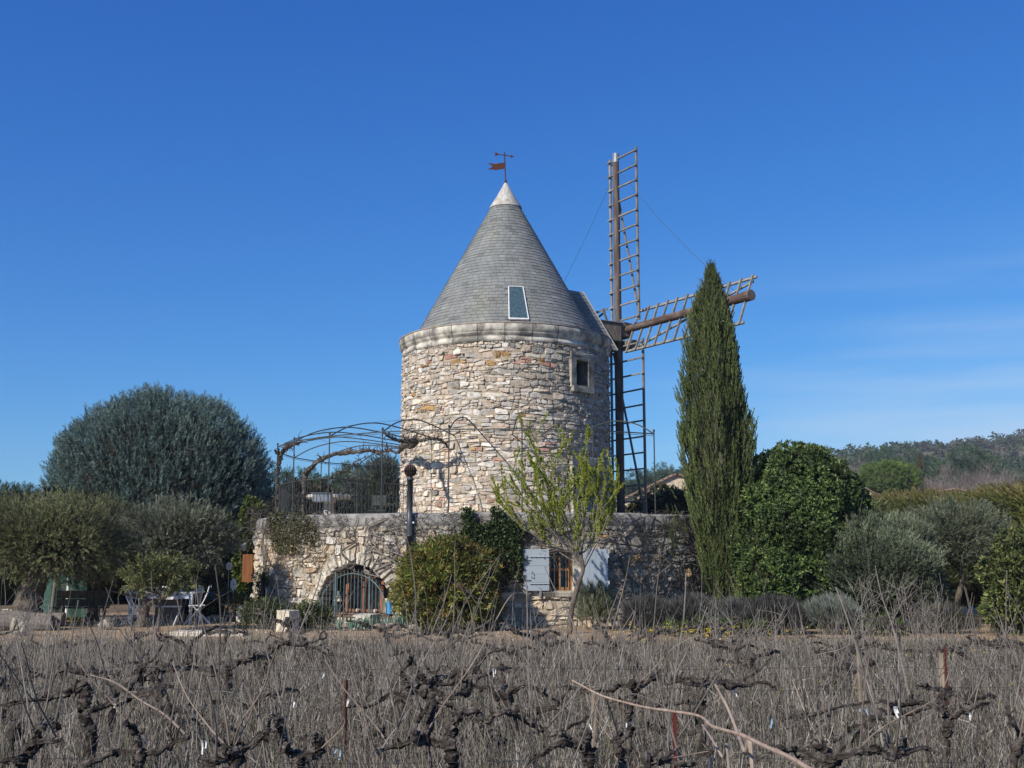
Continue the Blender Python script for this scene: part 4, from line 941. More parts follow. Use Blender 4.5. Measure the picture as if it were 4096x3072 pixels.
# ivy column with rust-brown box, behind the left end of the wall
q = Dp(537, 1340, 31.0); bush('ivy_column', 'narrow bright green ivy column at the left end of the terrace wall', 'climber', (q[0], 31.0, 0), 1.50, (.42, .38, 1.55), T_IVY, 3000, (.08, .15), [(.11,.15,.025),(.08,.115,.02),(.15,.18,.035)], 271, up=.3, out=1.2, core=.78, amp=.10, zmin=-.75, mat='gloss')
g = Geo(); bx = S(1007, 2217, 30.4); x0 = S(971, 2217, 30.4)[0]; x1 = S(1015, 2217, 30.4)[0]; x2 = S(1037, 2217, 30.7)[0]; za, zb = S(1000, 2217, 30.4)[2], S(1000, 2328, 30.4)[2]
V = np.array([[x0, 30.4, zb], [x1, 30.3, zb], [x2, 30.65, zb], [x0, 30.4, za], [x1, 30.3, za], [x2, 30.65, za], [x0, 30.46, zb], [x2, 30.8, zb], [x0, 30.46, za], [x2, 30.8, za]])
g.add(V, np.array([[0,1,4,3],[1,2,5,4],[3,4,5,9],[0,6,7,2],[0,3,8,6],[2,7,9,5]])); g.add(V[[3,9,8]], np.array([[0,1,2]]))
g.add(V, np.array([[6,8,9,7]]))
tag(g.build('nesting_panel', MT['corten'], origin=((x0+x2)/2, 30.5, zb)), 'rust-brown folded panel fixed to the ivy column', 'panel')
# ------------------------------------------------------------------ almond tree with fresh leaves
base = S(2278, 2545, 22.9); base[2] = 0; t = place('almond_tree', 'young leaning tree with lime green spring leaves in front of the shuttered window', 'tree', base)
rng = rg(281); g = Geo(); tips = []
fork = S(2322, 2215, 22.9); tr_ = smoothline([base, S(2284, 2450, 22.9), S(2312, 2340, 22.9), S(2333, 2275, 22.9), fork], 18)
tube(g, tr_, np.linspace(.066, .030, 18), 10, rough=.06, rng=rng); gb = Geo()
for (sx, sy, dy, r) in ((2240, 2120, -.2, .030), (2130, 1990, -.5, .030), (2050, 1960, .1, .028), (2310, 2000, .1, .035), (2400, 1960, -.3, .028), (2420, 2090, .3, .024), (2250, 1900, .4, .032), (2180, 1930, .5, .03), (2340, 1860, .2, .028), (2080, 2110, -.4, .026), (2040, 2060, .3, .026), (2450, 2010, .1, .024), (2160, 1860, -.1, .03), (2110, 1890, .3, .028)):
    e = S(sx, sy, 22.9+dy); st_ = fork + rng.normal(0, .03, 3) + A(0, 0, rng.uniform(-.02, .12)); r = r*.55; st_ = tr_[rng.integers(12, 18)]; mid = st_*.5+e*.5 + rng.normal(0, .05, 3) + A(0, 0, .02)
    P = smoothline([st_, mid, e], 10); tube(gb, P, np.linspace(r, r*.45, 10), 6, cap=False)
    d = nrm(e-mid)
    for k in range(7):
        q = P[rng.integers(3, 10)]; branching(rng, gb, q, nrm(d + rng.normal(0, .42, 3)+A(0, 0, .25)), rng.uniform(.3, .62), r*.5, 2, tips, spread=.5, up=.10, wob=.07, kids=(1, 3), shrink=.72, rmin=.0035, sides=4)
for k in range(7):                                   # low whippy shoots
    tube(gb, walk(rng, fork, A(rng.normal(0, 1), -.2, .3), rng.uniform(.4, .9), 7, .1, .02)[0], np.linspace(.012, .004, 8), 4, cap=False)
g.build('trunk', MT['trunk'], t); gb.build('branches', M('almond_twigs', (.17,.145,.12), (.24,.21,.18), sc=10, rough=.9), t)
P = []; Z = []
for (Q, r) in tips:
    n = int(rng.integers(24, 46)); s = rng.uniform(0, len(Q)-1.001, n); i = s.astype(int); f = (s-i)[:, None]; P.append(Q[i]*(1-f)+Q[i+1]*f); Z.append(np.tile(nrm(Q[-1]-Q[0]), (n, 1)))
P = np.concatenate(P); Z = np.concatenate(Z)+rng.normal(0, .45, (len(P), 3)); g = Geo()
multi(g, T_BUD, P, Z, rng.uniform(.024, .058, len(P)), rng, pal(rng, len(P), [(.36,.40,.045),(.29,.34,.035),(.42,.43,.08),(.22,.28,.03)]))
g.build('spring_leaves', M('spring_leaf', tint=True, rough=.55, transl=.3), t); print('almond', len(P))

# ------------------------------------------------------------------ climbers on the terrace wall
def wallp(th, z, off): t = R_(th); return A(C0[0]+(RW+off)*math.sin(t), C0[1]-(RW+off)*math.cos(t), z)
def creeper(name, label, th0, th1, z0, z1, nmain, ntw, seed, green=None, dens=1.0, tone=.8):
    rng = rg(seed); t = place(name, label, 'climber', wallp((th0+th1)/2, 0, .05)); g = Geo()
    for k in range(nmain):
        th = rng.uniform(th0, th1); z = z0 + rng.uniform(0, .15); pts = []; dth = rng.normal(0, 1); nseg = 14
        for i in range(nseg):
            pts.append(wallp(th, min(z, z1), .06+rng.uniform(0, .03))); z += (z1-z0)/nseg*rng.uniform(.5, 1.6); th = np.clip(th+rng.normal(0, 1.3)+dth*.3, th0-1, th1+1)
        tube(g, smoothline(pts, 30), np.linspace(.022, .008, 30)*rng.uniform(.6, 1.3), 5, A(1,1,1)*rng.uniform(.6, 1.2)*tone, rough=.1, rng=rng, cap=False)
    for k in range(ntw):
        th = rng.uniform(th0, th1); z = z1-(z1-z0)*rng.uniform(0, 1)**1.4; a = rng.uniform(-PI, PI); pts = []; L = rng.uniform(.2, .7)
        for i in range(7):
            pts.append(wallp(th, z, rng.uniform(.05, .13))); a += rng.normal(0, .45); th += math.degrees(math.cos(a)*L/7/RW); z += math.sin(a)*L/7 - .01; z = min(z, z1+.06)
        tube(g, pts, rng.uniform(.003, .0075), 3, A(1,1,1)*rng.uniform(.5, 1.4)*tone, cap=False)
    g.build('stems', MT['twig'], t)
    if green:
        n, cols, size, (ga, gb_, gza, gzb) = green; g = Geo()
        th = rng.uniform(ga, gb_, n); z = rng.uniform(gza, gzb, n)
        e = ((th-(ga+gb_)/2)/((gb_-ga)/2))**2 + ((z-(gza+gzb)/2)/((gzb-gza)/2))**2; k = (e + .5*sn(np.stack([th*.6, z*3], -1), seed)) < 1.0; th, z = th[k], z[k]
        P = np.array([wallp(a, b, rng.uniform(.05, .24)) for a, b in zip(th, z)]); nn = nrm(P-(C0+A(0, 0, 1)*0))*A(1, 1, 0)
        multi(g, T_IVY, P, nn+A(0, 0, .1)+rng.normal(0, .4, P.shape), rng.uniform(*size, len(P)), rng, pal(rng, len(P), cols)); g.build('foliage', MT['gloss'], t)
    return t
IVY = [(.06,.09,.03),(.045,.07,.025),(.08,.11,.04)]
creeper('bare_creeper', 'leafless tangled creeper over the right part of the terrace wall', 18, 62, .4, 2.56, 12, 620, 301, tone=.62)
creeper('bare_creeper', 'leafless creeper hanging below the parapet between window and arch', -22, 16, 1.5, 2.5, 4, 420, 302, tone=.7)
creeper('bare_creeper', 'fan of bare climber stems above the right shoulder of the arch', -26, -17, 1.1, 2.45, 9, 90, 303, tone=1.1)
creeper('bare_creeper', 'bare creeper stems spreading over the left part of the terrace wall', -62, -30, 1.2, 2.5, 5, 260, 304, tone=.8)
creeper('ivy', 'dark green ivy hanging from the parapet left of the lime green tree', -9, 2, 1.1, 2.5, 4, 40, 305, green=(2600, IVY, (.04, .085), (-9, 4.5, 1.35, 2.66)))
creeper('ivy', 'ivy trailing down the wall left of the open shutter', -5, 4, .7, 2.0, 3, 60, 306, green=(650, IVY+[(.10,.06,.03)], (.05, .10), (-5, 3.5, .75, 1.9)))
creeper('honeysuckle', 'olive-green honeysuckle clump over the left end of the parapet', -56, -36, 1.5, 2.55, 3, 120, 307, green=(1700, [(.10,.105,.035),(.075,.08,.03),(.13,.125,.05)], (.025, .055), (-58, -38, 1.62, 2.72)))
q1 = wallp(-68, 0, .1); t = place('old_climber', 'thick twisted climber stem up the left end of the terrace wall', 'climber', q1); g = Geo()
for k in range(3):
    pts = [wallp(-64+k*.8, .0, .25-.05*k), wallp(-61+k, .3, .12), wallp(-60.5, .9, .08+.03*k), wallp(-61.5+k, 1.5, .07), wallp(-62, 2.1, .08), wallp(-60+2*k, 2.5, .05)]
    tube(g, smoothline(pts, 30), np.linspace(.038, .018, 30), 7, rough=.12, rng=rg(k), c=(.8,.8,.8))
for k in range(150):
    r_ = rg(900+k); p = wallp(r_.uniform(-80, -56), r_.uniform(1.9, 2.9), r_.uniform(0, .3)); tube(g, walk(r_, p, r_.normal(0, 1, 3), r_.uniform(.2, .6), 5, .4)[0], .004, 3, (.6,.6,.6), cap=False)
g.build('stems', MT['twig'], t)
# grapevines trained over the pergola
def pvine(label, pts, rad, seed, spurs):
    rng = rg(seed); t = place('arbour_vine', label, 'vine', pts[0]); g = Geo(); P = smoothline(pts, 44)
    P = P + rng.normal(0, .012, P.shape); tube(g, P, np.interp(np.linspace(0, 1, 44), np.linspace(0, 1, len(rad)), rad)*(1+rng.normal(0, .12, 44)), 8, rough=.16, rng=rng)
    g.build('trunk', MT['bark'], t); g = Geo()
    for k in range(spurs):
        i = rng.integers(12, 44); d = rng.normal(0, 1, 3)+A(0, 0, .5); L = rng.uniform(.10, .34); Q = walk(rng, P[i], d, L, 5, .45)[0]; tube(g, Q, np.linspace(.016, .007, 6), 5, cap=True, rough=.15, rng=rng)
        if rng.random() < .4: tube(g, walk(rng, Q[3], d+rng.normal(0, .8, 3), L*.8, 4, .4)[0], np.linspace(.009, .005, 5), 4)
    g.build('spurs', MT['bark'], t)
def cs(sx, sy, Y): return S(1000+.603*sx, 1600+.603*sy, Y)
bz = A(0, 0, 1)
p0 = cs(190, 560, 30.5); p0[2] = ZF
pvine('gnarled pergola vine climbing the leftmost corner of the ring', [p0, cs(185, 470, 30.5), cs(205, 380, 30.3), cs(165, 335, 30.0)], [.06,.055,.05,.03], 401, 16)
pvine('short vine arm creeping along the front left ring bar of the pergola', [cs(200, 375, 30.2), cs(235, 320, 29.8), cs(280, 298, 29.3), cs(345, 278, 28.8)], [.05,.055,.05,.025], 402, 22)
p0 = cs(365, 590, 33); p0[2] = ZF
pvine('thick pergola vine bending from the terrace to the middle of the arbour', [p0, cs(362, 515, 33), cs(425, 430, 32.6), cs(500, 378, 32.2), cs(600, 352, 31.8), cs(700, 345, 31.5), cs(800, 335, 31.2), cs(860, 350, 31), cs(920, 335, 31), cs(985, 350, 30.6)], [.07,.075,.065,.06,.07,.055,.05,.04,.045,.03], 403, 46)
pvine('knotted vine at the left edge of the tower under the ring', [cs(985, 350, 30.2), cs(1010, 305, 29.8), cs(1060, 300, 29.2), cs(1100, 270, 28.9), cs(1040, 275, 28.5), cs(960, 262, 28.0), cs(905, 235, 27.7)], [.05,.08,.10,.08,.06,.045,.02], 404, 34)
pvine('vine arm running along the rib toward the tower face', [cs(1090, 275, 28.9), cs(1160, 262, 28.7), cs(1240, 258, 28.7), cs(1290, 285, 28.8), cs(1325, 320, 28.9)], [.05,.035,.035,.03,.015], 405, 20)
p0 = cs(545, 600, 35); p0[2] = ZF
pvine('slender far vine with upright spurs behind the terrace table', [p0, cs(560, 520, 35), cs(640, 470, 35.5), cs(700, 410, 35.5), cs(760, 380, 35.5)], [.04,.035,.03,.025,.012], 406, 22)

# ------------------------------------------------------------------ things on the terrace
tb = S(1316, 1960, 31.0); t = place('stone_table', 'round stone table on a pedestal on the terrace', 'table', (tb[0], 31, ZF))
g = Geo(); lathe(g, [(0, 3.14), (.60, 3.14), (.63, 3.17), (.63, 3.23), (.60, 3.25), (0, 3.25)], (tb[0], 31, 0), n=28); g.build('table_top', MT['rock'], t)
g = Geo(); lathe(g, [(.30, ZF), (.28, 2.55), (.16, 2.65), (.14, 3.0), (.24, 3.14)], (tb[0], 31, 0), n=14); g.build('pedestal', MT['rock'], t)
tb = cs(482, 650, 29.5); t = place('terrace_lantern', 'dark boxy metal lantern on a thin post by the railing', 'lantern', (tb[0], 29.5, ZF))
g = Geo(); tube(g, [(tb[0], 29.5, ZF), (tb[0], 29.5, tb[2]-.1)], .02, 6); g.build('post', MT['iron'], t)
g = Geo(); bbox(g, tb[0]-.24, tb[0]+.24, 29.3, 29.7, tb[2]-.11, tb[2]+.11, b=.01); box(g, tb[0]-.27, tb[0]+.27, 29.27, 29.73, tb[2]+.112, tb[2]+.13); g.build('box', MT['metal'], t)
t = place('terrace_chair', 'dark iron chair beyond the stone table on the terrace', 'chair', (tb[0]+1.15, 32.3, ZF)); x, y = tb[0]+1.15, 32.3
g = Geo(); box(g, x-.22, x+.22, y-.2, y+.2, ZF+.43, ZF+.46); g.build('seat', MT['iron'], t)
for sx in (-.2, .2):
    for sy in (-.18, .18): g = Geo(); tube(g, [(x+sx, y+sy, ZF), (x+sx, y+sy, ZF+(.43 if sy < 0 else .9))], .014, 5); g.build('leg', MT['iron'], t)
g = Geo(); box(g, x-.2, x+.2, y+.17, y+.19, ZF+.6, ZF+.9); g.build('backrest', MT['iron'], t)
for i, (sx, sy, Y, lab) in enumerate(((522, 725, 30, 'pale stone garden ornament on the parapet behind the railing'),)):
    q = cs(sx, sy, Y); g = Geo(); blob(g, (q[0], Y, ZF+.14), (.16, .12, .14), seed=7, amp=.2, n=9); blob(g, (q[0]-.1, Y, ZF+.30), (.07, .07, .07), seed=8, n=7, amp=.1)
    tag(g.build('stone_ornament', MT['rock'], origin=(q[0], Y, ZF)), lab, 'ornament')
# ------------------------------------------------------------------ garden furniture
tx, ty = (-8.75, 26.3); L0 = S(528, 2378, ty)[0]; L1 = S(800, 2378, ty)[0]
t = place('garden_table', 'long white topped garden table behind the olive trunk', 'table', ((L0+L1)/2, ty, 0))
g = Geo(); bbox(g, L0, L1, ty-.42, ty+.42, .70, .74, b=.008); g.build('table_top', MT['white'], t)
g = Geo(); bbox(g, L0+.06, L1-.06, ty-.40, ty-.37, .585, .698, b=.004); bbox(g, L0+.06, L1-.06, ty+.37, ty+.40, .585, .698, b=.004); g.build('apron', M('grey_apron', (.5,.54,.6), rough=.6), t)
for x in (L0+.1, L1-.1):
    for y in (ty-.36, ty+.36): g = Geo(); bbox(g, x-.03, x+.03, y-.03, y+.03, 0, .70, b=.004); g.build('leg', MT['white'], t)
cx = (L0+L1)/2+.1; g = Geo(); bbox(g, cx-.28, cx+.25, ty-.2, ty+.2, 0, .58, b=.01); g.build('pedestal', MT['oldwood'], t)
def chair(x, y, rot, lab, src=[None]):
    if src[0] is None:
        t = place('folding_chair', lab, 'chair', (x, y, 0), 'white folding chairs round the garden table'); t['_org'] = [0, 0, 0]
        for s in (-.21, .21):
            g = Geo(); tube(g, [(-.30, s, .0), (.10, s, .42), (.16, s, .44)], .013, 5); g.build('leg', MT['white'], t)
            g = Geo(); tube(g, smoothline([(.30, s*1.05, .0), (.0, s*1.05, .34), (-.16, s*1.05, .62), (-.24, s*1.05, .88)], 12), .014, 5); g.build('back_leg', MT['white'], t)
        g = Geo()
        for k in range(5): box(g, -.15+k*.075, -.09+k*.075, -.2, .2, .43, .445)
        g.build('seat', MT['white'], t); g = Geo()
        for k, z in enumerate((.60, .72, .84)): box(g, -.165-.06*k, -.15-.06*k, -.21, .21, z, z+.06)
        g.build('backrest', MT['white'], t); src[0] = t
        t.rotation_euler = (0, 0, rot); return t
    s = src[0]; t = s.copy(); COL.objects.link(t); t.location = (x, y, 0); t.rotation_euler = (0, 0, rot); t['label'] = lab
    for ch in list(s.children): c_2 = ch.copy(); COL.objects.link(c_2); c_2.parent = t
    return t
x_ = lambda sx, Y: S(sx, 2470, Y)[0]
chair(x_(540, 25.6), 25.6, .15, 'white folding chair seen sideways at the left end of the table')
chair(x_(600, 25.55), 25.5, PI/2+.1, 'white folding chair directly left of the olive trunk')
chair(x_(670, 25.2), 25.35, PI/2-.1, 'white folding chair right of the olive trunk, before the pedestal')
chair(x_(790, 25.9), 25.9, PI+.25, 'white folding chair seen sideways at the right end of the table')
chair(x_(700, 27.2), 27.2, -PI/2, 'white folding chair on the far side of the table')
# windmill toys and glass globe
def pinwheel(q, lab, h):
    t = place('garden_pinwheel', lab, 'ornament', (q[0], q[1], 0), 'white garden pinwheels'); g = Geo(); tube(g, [(q[0], q[1], 0), (q[0], q[1], q[2])], .006, 4); g.build('stake', MT['white'], t)
    g = Geo(); r_ = rg(int(q[0]*100) % 97)
    for k in range(7):
        a = 2*PI*k/7; p = A(q[0]+.05*math.cos(a), q[1]-.01, q[2]+.05*math.sin(a)*h); blob(g, p, (.034, .015, .04*h), seed=k, n=5, amp=.1)
    g.build('petals', MT['white'], t)
pinwheel(S(803, 2360, 26.6), 'white garden pinwheel flower right above the end of the table', 1.2)
pinwheel(S(934, 2338, 27.3), 'white garden pinwheel flower left of the ivy column', 1.7)
pinwheel(S(916, 2265, 27.6), 'white ornament flower highest, left of the rust-brown panel', 1.2)
q = S(842, 2402, 27.6); t = place('glass_globe', 'dark green shiny glass globe in the shrubs right of the table', 'ornament', (q[0], 27.6, 0))
g = Geo(); blob(g, (q[0], 27.6, q[2]), (.22, .22, .22), amp=0, n=18); g.build('globe', MT['globe'], t, smooth=True); g = Geo(); tube(g, [(q[0], 27.6, 0), (q[0], 27.6, q[2]-.2)], .03, 6); g.build('stand', MT['iron'], t)
# wall lamps left of the wall
def spot(q, aim, lab):
    t = place('spotlight', lab, 'lamp', q); aim = nrm(A(*aim)); g = Geo(); tube(g, [q-aim*.10, q-aim*.04, q+aim*.08], [.045, .06, .10], 12); g.build('lamp_head', MT['metal'], t)
    g = Geo(); tube(g, [q-aim*.05, q-aim*.08+A(.05, .2, .08), q+A(.05, .4, .1)], .012, 5); g.build('bracket', MT['iron'], t)
spot(S(976, 2185, 30.4), (-.3, -.6, -.7), 'bright metal spotlight on the upper left of the ivy column')
spot(S(1025, 2157, 30.4), (-.8, -.5, -.1), 'small grey spotlight near the top right of the ivy column')
spot(S(1027, 2425, 29.6), (-.7, -.6, -.2), 'grey metal spotlight low beside the foot of the ivy column')
# stones
def rockb(x, y, w, d, h, lab, seed, name='stone_block', z0=0., c=(1,1,1), j=.012):
    g = Geo(); r_ = rg(seed); bbox(g, x-w/2, x+w/2, y-d/2, y+d/2, z0-.03, z0+h, b=.03, rng=r_, j=j, c=c); tag(g.build(name, MT['rock'], origin=(x, y, z0)), lab, 'stone')
q = S(1150, 2520, 23.6); t_ = Geo(); r_ = rg(4); a = R_(28)
def rot(x, y, an):
    def f(V): V = np.asarray(V, dtype=float).copy(); dx, dy = V[:, 0]-x, V[:, 1]-y; V[:, 0] = x+dx*math.cos(an)-dy*math.sin(an); V[:, 1] = y+dx*math.sin(an)+dy*math.cos(an); return V
    return f
bbox(t_, q[0]-.17, q[0]+.17, 23.43, 23.77, -.03, .44, fr=rot(q[0], 23.6, -a), b=.009, rng=r_, j=.006, c=(1.15,1.1,1))
tag(t_.build('stone_block', MT['rock'], origin=(q[0], 23.6, 0)), 'squared pale stone block standing left of the arch', 'stone')
q = S(1470, 2500, 24.2); t_ = Geo(); bbox(t_, q[0]-.26, q[0]+.2, 24.0, 24.4, -.03, .33, fr=rot(q[0], 24.2, -a), b=.010, rng=r_, j=.008)
tag(t_.build('stone_block', MT['rock'], origin=(q[0], 24.2, 0)), 'squared grey stone block in front of the grille', 'stone')
q = S(973, 2450, 26.6); t_ = Geo(); bbox(t_, q[0]-.13, q[0]+.13, 26.45, 26.75, -.03, .38, b=.03, rng=r_, j=.015)
tag(t_.build('stone_block', MT['rock'], origin=(q[0], 26.6, 0)), 'rough stone stump at the foot of the ivy column', 'stone')
for i, (sx, Y, w_, h_, lab) in enumerate(((1565, 23.6, .34, .18, 'pinkish rock left of the low rocks by the olive-green bush'), (1650, 23.4, .38, .15, 'flat rounded rock in front of the olive-green bush'), (1510, 23.5, .22, .16, 'small brown rock right of the grey block'), (850, 26.8, .3, .18, 'flat tilted rock below the glass globe'), (880, 26.5, .22, .14, 'small rock right of the tilted flat rock'),
        (455, 25.4, .16, .24, 'upright pale rock left of the chairs'), (62, 22.6, .2, .34, 'grey upright stone before the logs'), (92, 22.3, .24, .3, 'grey lumpy stone right of the upright stone'), (420, 24.2, .3, .22, 'rounded pale rock beside the low hedge clump'))):
    q = S(sx, 2500, Y); g = Geo(); blob(g, (q[0], Y, h_*.4), (w_/2, w_/2.4, h_*.6), seed=50+i, amp=.22, n=10, c=((.62,.5,.46) if i in (0, 2) else (.6,.58,.52))); tag(g.build('garden_rock', MT['rock'], origin=(q[0], Y, 0)), lab, 'rock')
x0, x1 = S(690, 2540, 22.5)[0], S(985, 2540, 22.5)[0]; g = Geo()
for k in range(4): xx = x0+(x1-x0)*k/4; bbox(g, xx, xx+(x1-x0)/4-.012, 22.3, 22.75, -.02, .085, b=.012, rng=rg(k), j=.004, c=A(1.25,1.2,1.15)*(1 if k < 3 else .9))
tag(g.build('stone_kerb', MT['rock'], origin=((x0+x1)/2, 22.5, 0)), 'long white kerb stone on the gravel below the garden table', 'kerb')
for i in range(5):
    x = S(20+i*16, 2425, 27.5)[0]; g = Geo(); blob(g, (x, 27.5+.1*(i % 2), .12), (.15, .13, .13), seed=70+i, amp=.2, n=8)
    tag(g.build('border_stone', MT['rock'], origin=(x, 27.5, 0)), 'white border stone behind the far left trunk, number %s from the left' % ('one', 'two', 'three', 'four', 'five')[i], 'stone', 'white border stones')
# logs
for i, (sx, sy, Y, L, r, lab) in enumerate(((50, 2475, 24.0, 1.9, .15, 'pale upper log of the pile at the far left'), (20, 2500, 23.7, 1.7, .17, 'thick lower log of the pile at the far left'), (60, 2512, 23.9, 1.4, .14, 'short dark log at the bottom of the far left pile'))):
    q = S(sx, sy, Y); g = Geo(); P = np.array([A(q[0]-L/2*.9+L*s, Y+.15*s, max(r, q[2])+.03*math.sin(s*5)) for s in np.linspace(0, 1, 9)]); tube(g, P, r*(1+.08*np.sin(np.arange(9))), 12, rough=.06, rng=rg(i))
    tag(g.build('log', MT['oldwood'], origin=(q[0], Y, 0)), lab, 'log')
# tarp screen, posts, trough
t = place('netting_screen', 'green netting screen stretched between posts in the garden', 'screen', (S(140, 2400, 28.5)[0], 28.5, 0))
xa, xb = S(160-45, 2310, 28.5)[0], S(350, 2310, 28.5)[0]; g = Geo(); n, m = 30, 12
xs = np.linspace(xa, xb, n); zs = np.linspace(.02, 1.25, m); X, Zz = np.meshgrid(xs, zs, indexing='ij'); Yy = 28.5 + .07*np.sin(X*5+Zz)+.03*np.sin(X*13)
for dy in (0, .012):
    V = np.stack([X, Yy+dy, Zz-.10*np.sin((X-xa)/(xb-xa)*PI)*(Zz/1.25)], -1).reshape(-1, 3); i = np.arange(n-1)[:, None]*m; j = np.arange(m-1)[None]; g.add(V, np.stack([i+j, i+m+j, i+m+1+j, i+j+1], -1).reshape(-1, 4))
g.build('netting', MT['tarp'], t)
def post(sx, Y, h, r, lab, mat='oldwood', c=(1,1,1), lean=0.0, name='wooden_post', cat='post', z0=0):
    x = S(sx, 2450, Y)[0]; g = Geo(); tube(g, [(x, Y, z0-.05), (x+lean*.5, Y, z0+h*.5), (x+lean, Y, z0+h)], [r, r*.95, r*.9], 8, c, rough=.05, rng=rg(int(sx)))
    return tag(g.build(name, MT[mat], origin=(x, Y, 0)), lab, cat)
post(113, 26.2, 1.25, .06, 'dark wooden post right of the far left olive trunk', c=(.3,.28,.26)); post(203, 27.4, 1.15, .045, 'grey slanting wooden post before the green netting', lean=.08)
post(266, 27.8, 1.2, .035, 'whitish thin post standing before the green netting', mat='white')
t = place('plank_bench', 'weathered wooden bench with plank back by the yellow flowers', 'bench', (S(325, 2450, 26.2)[0], 26.2, 0)); x0, x1 = S(218, 2410, 26.2)[0], S(434, 2410, 26.2)[0]
g = Geo(); bbox(g, x0, x1, 26.3, 26.34, .58, .76, b=.006, c=(.75,.7,.6)); bbox(g, x0, x1, 26.3, 26.34, .40, .565, b=.006, c=(.7,.64,.55)); g.build('backrest', MT['oldwood'], t)
g = Geo(); bbox(g, x0, x1, 25.95, 26.29, .36, .395, b=.006, c=(.6,.55,.5)); g.build('seat', MT['oldwood'], t)
for x in (x0+.15, x1-.15):
    for y, h in ((26.0, .36), (26.36, .7)): g = Geo(); bbox(g, x-.035, x+.035, y-.02, y+.02, 0, h, b=.004, c=(.5,.45,.4)); g.build('leg', MT['oldwood'], t)
for i in range(6):
    x = S(145+i*17, 2500, 24.4)[0]; g = Geo(); blob(g, (x, 24.4, .12), (.075, .07, .17), seed=i+33, n=8, amp=.1, c=(.9,.75,.6))
    tag(g.build('edging_stone', MT['rock'], origin=(x, 24.4, 0)), 'upright edging stone before the bench, %s from the left' % ('first', 'second', 'third', 'fourth', 'fifth', 'sixth')[i], 'stone', 'upright edging stones of the flower bed')
# iris leaves in front of the grille
IRC = [(.13,.24,.17),(.17,.28,.20),(.10,.19,.13)]
pl_ = P_tuft(rg(9), 9, .05, 1.0, .11, .5)
for i, (sx, lab) in enumerate(((1385, 'blue-green iris fan left of the grey block'), (1430, 'blue-green iris fan directly before the grey block'), (1480, 'blue-green iris fan at the right corner of the grey block'), (1545, 'blue-green iris fan below the blue board'), (1590, 'blue-green iris fan between grille and bush'), (1635, 'rightmost blue-green iris fan, under the bush'))):
    q = S(sx, 2520, 23.8); g = Geo(); r_ = rg(60+i); n = 5; P = A(q[0], 23.8, 0)+r_.normal(0, 1, (n, 3))*A(.10, .08, 0)
    scatter(g, pl_, P, np.tile(A(0, 0, 1), (n, 1))+r_.normal(0, .12, (n, 3)), r_.uniform(.24, .36, n), r_, pal(r_, n, IRC)); tag(g.build('iris', MT['leaf'], origin=(q[0], 23.8, 0)), lab, 'plant', 'iris fans before the grille')
# swimming pool glimpse at right
g = Geo(); x0 = S(3850, 2415, 30)[0]; bbox(g, x0-.6, x0+.9, 29.8, 31.5, .0, .08, b=.01, c=(1.2,1.2,1.15)); tag(g.build('pool_edge', MT['rock'], origin=(x0, 30, 0)), 'pale stone edge of a pool glimpsed behind the right olive trunk', 'kerb')
g = Geo(); box(g, x0-.4, x0+.9, 30.1, 31.3, .02, .15); tag(g.build('pool_cover', M('pool_cover', (.12,.30,.45), rough=.3), origin=(x0, 30.5, 0)), 'light blue pool cover glimpsed behind the right olive trunk', 'cover')

# ------------------------------------------------------------------ flowers
def flowers(name, label, pts, seed, size=.03):
    rng = rg(seed); g = Geo(); n = len(pts); f = P_tuft(rg(5), 8, .02, 1.0, .5, 1.35)
    scatter(g, f, pts, np.tile(A(0, -.35, 1), (n, 1))+rng.normal(0, .25, (n, 3)), rng.uniform(.6, 1.2, n)*size, rng, (1,1,1), .05)
    st = P_tuft(rg(6), 1, .02, 1, .06, .1)
    tag(g.build(name, M(name, (.80,.60,.02), (.70,.46,.02), sc=9, rough=.6, transl=.2, tint=True)), label, 'flowers', kind='stuff')
rng = rg(71)
def fl(x0, x1, y0, y1, z0, z1, n): return np.stack([rng.uniform(x0, x1, n), rng.uniform(y0, y1, n), rng.uniform(z0, z1, n)], -1)
flowers('yellow_flowers', 'yellow dandelion flowers in front of the lavender', np.vstack([fl(1.7, 4.8, 19.3, 22.2, .10, .30, 110), fl(2.9, 4.4, 20.3, 21.6, .12, .28, 95), fl(-2.2, 1.4, 19.8, 22, .05, .2, 30), fl(5, 9, 20, 22, .08, .22, 26)]), 71, .031)
flowers('bed_flowers', 'bright yellow flower bed around the edging stones and bench', np.vstack([fl(S(135, 0, 24.2)[0], S(228, 0, 24.2)[0], 24.0, 24.35, .05, .2, 190), fl(S(320, 0, 26.6)[0], S(470, 0, 26.6)[0], 26.5, 26.9, .03, .1, 200)]), 72, .05)
flowers('vineyard_flowers', 'scattered small yellow flowers among the dry weeds', np.vstack([fl(1, 8, 9, 17, .32, .5, 75), fl(-7, 1, 8, 17, .3, .45, 22)]), 73, .02)

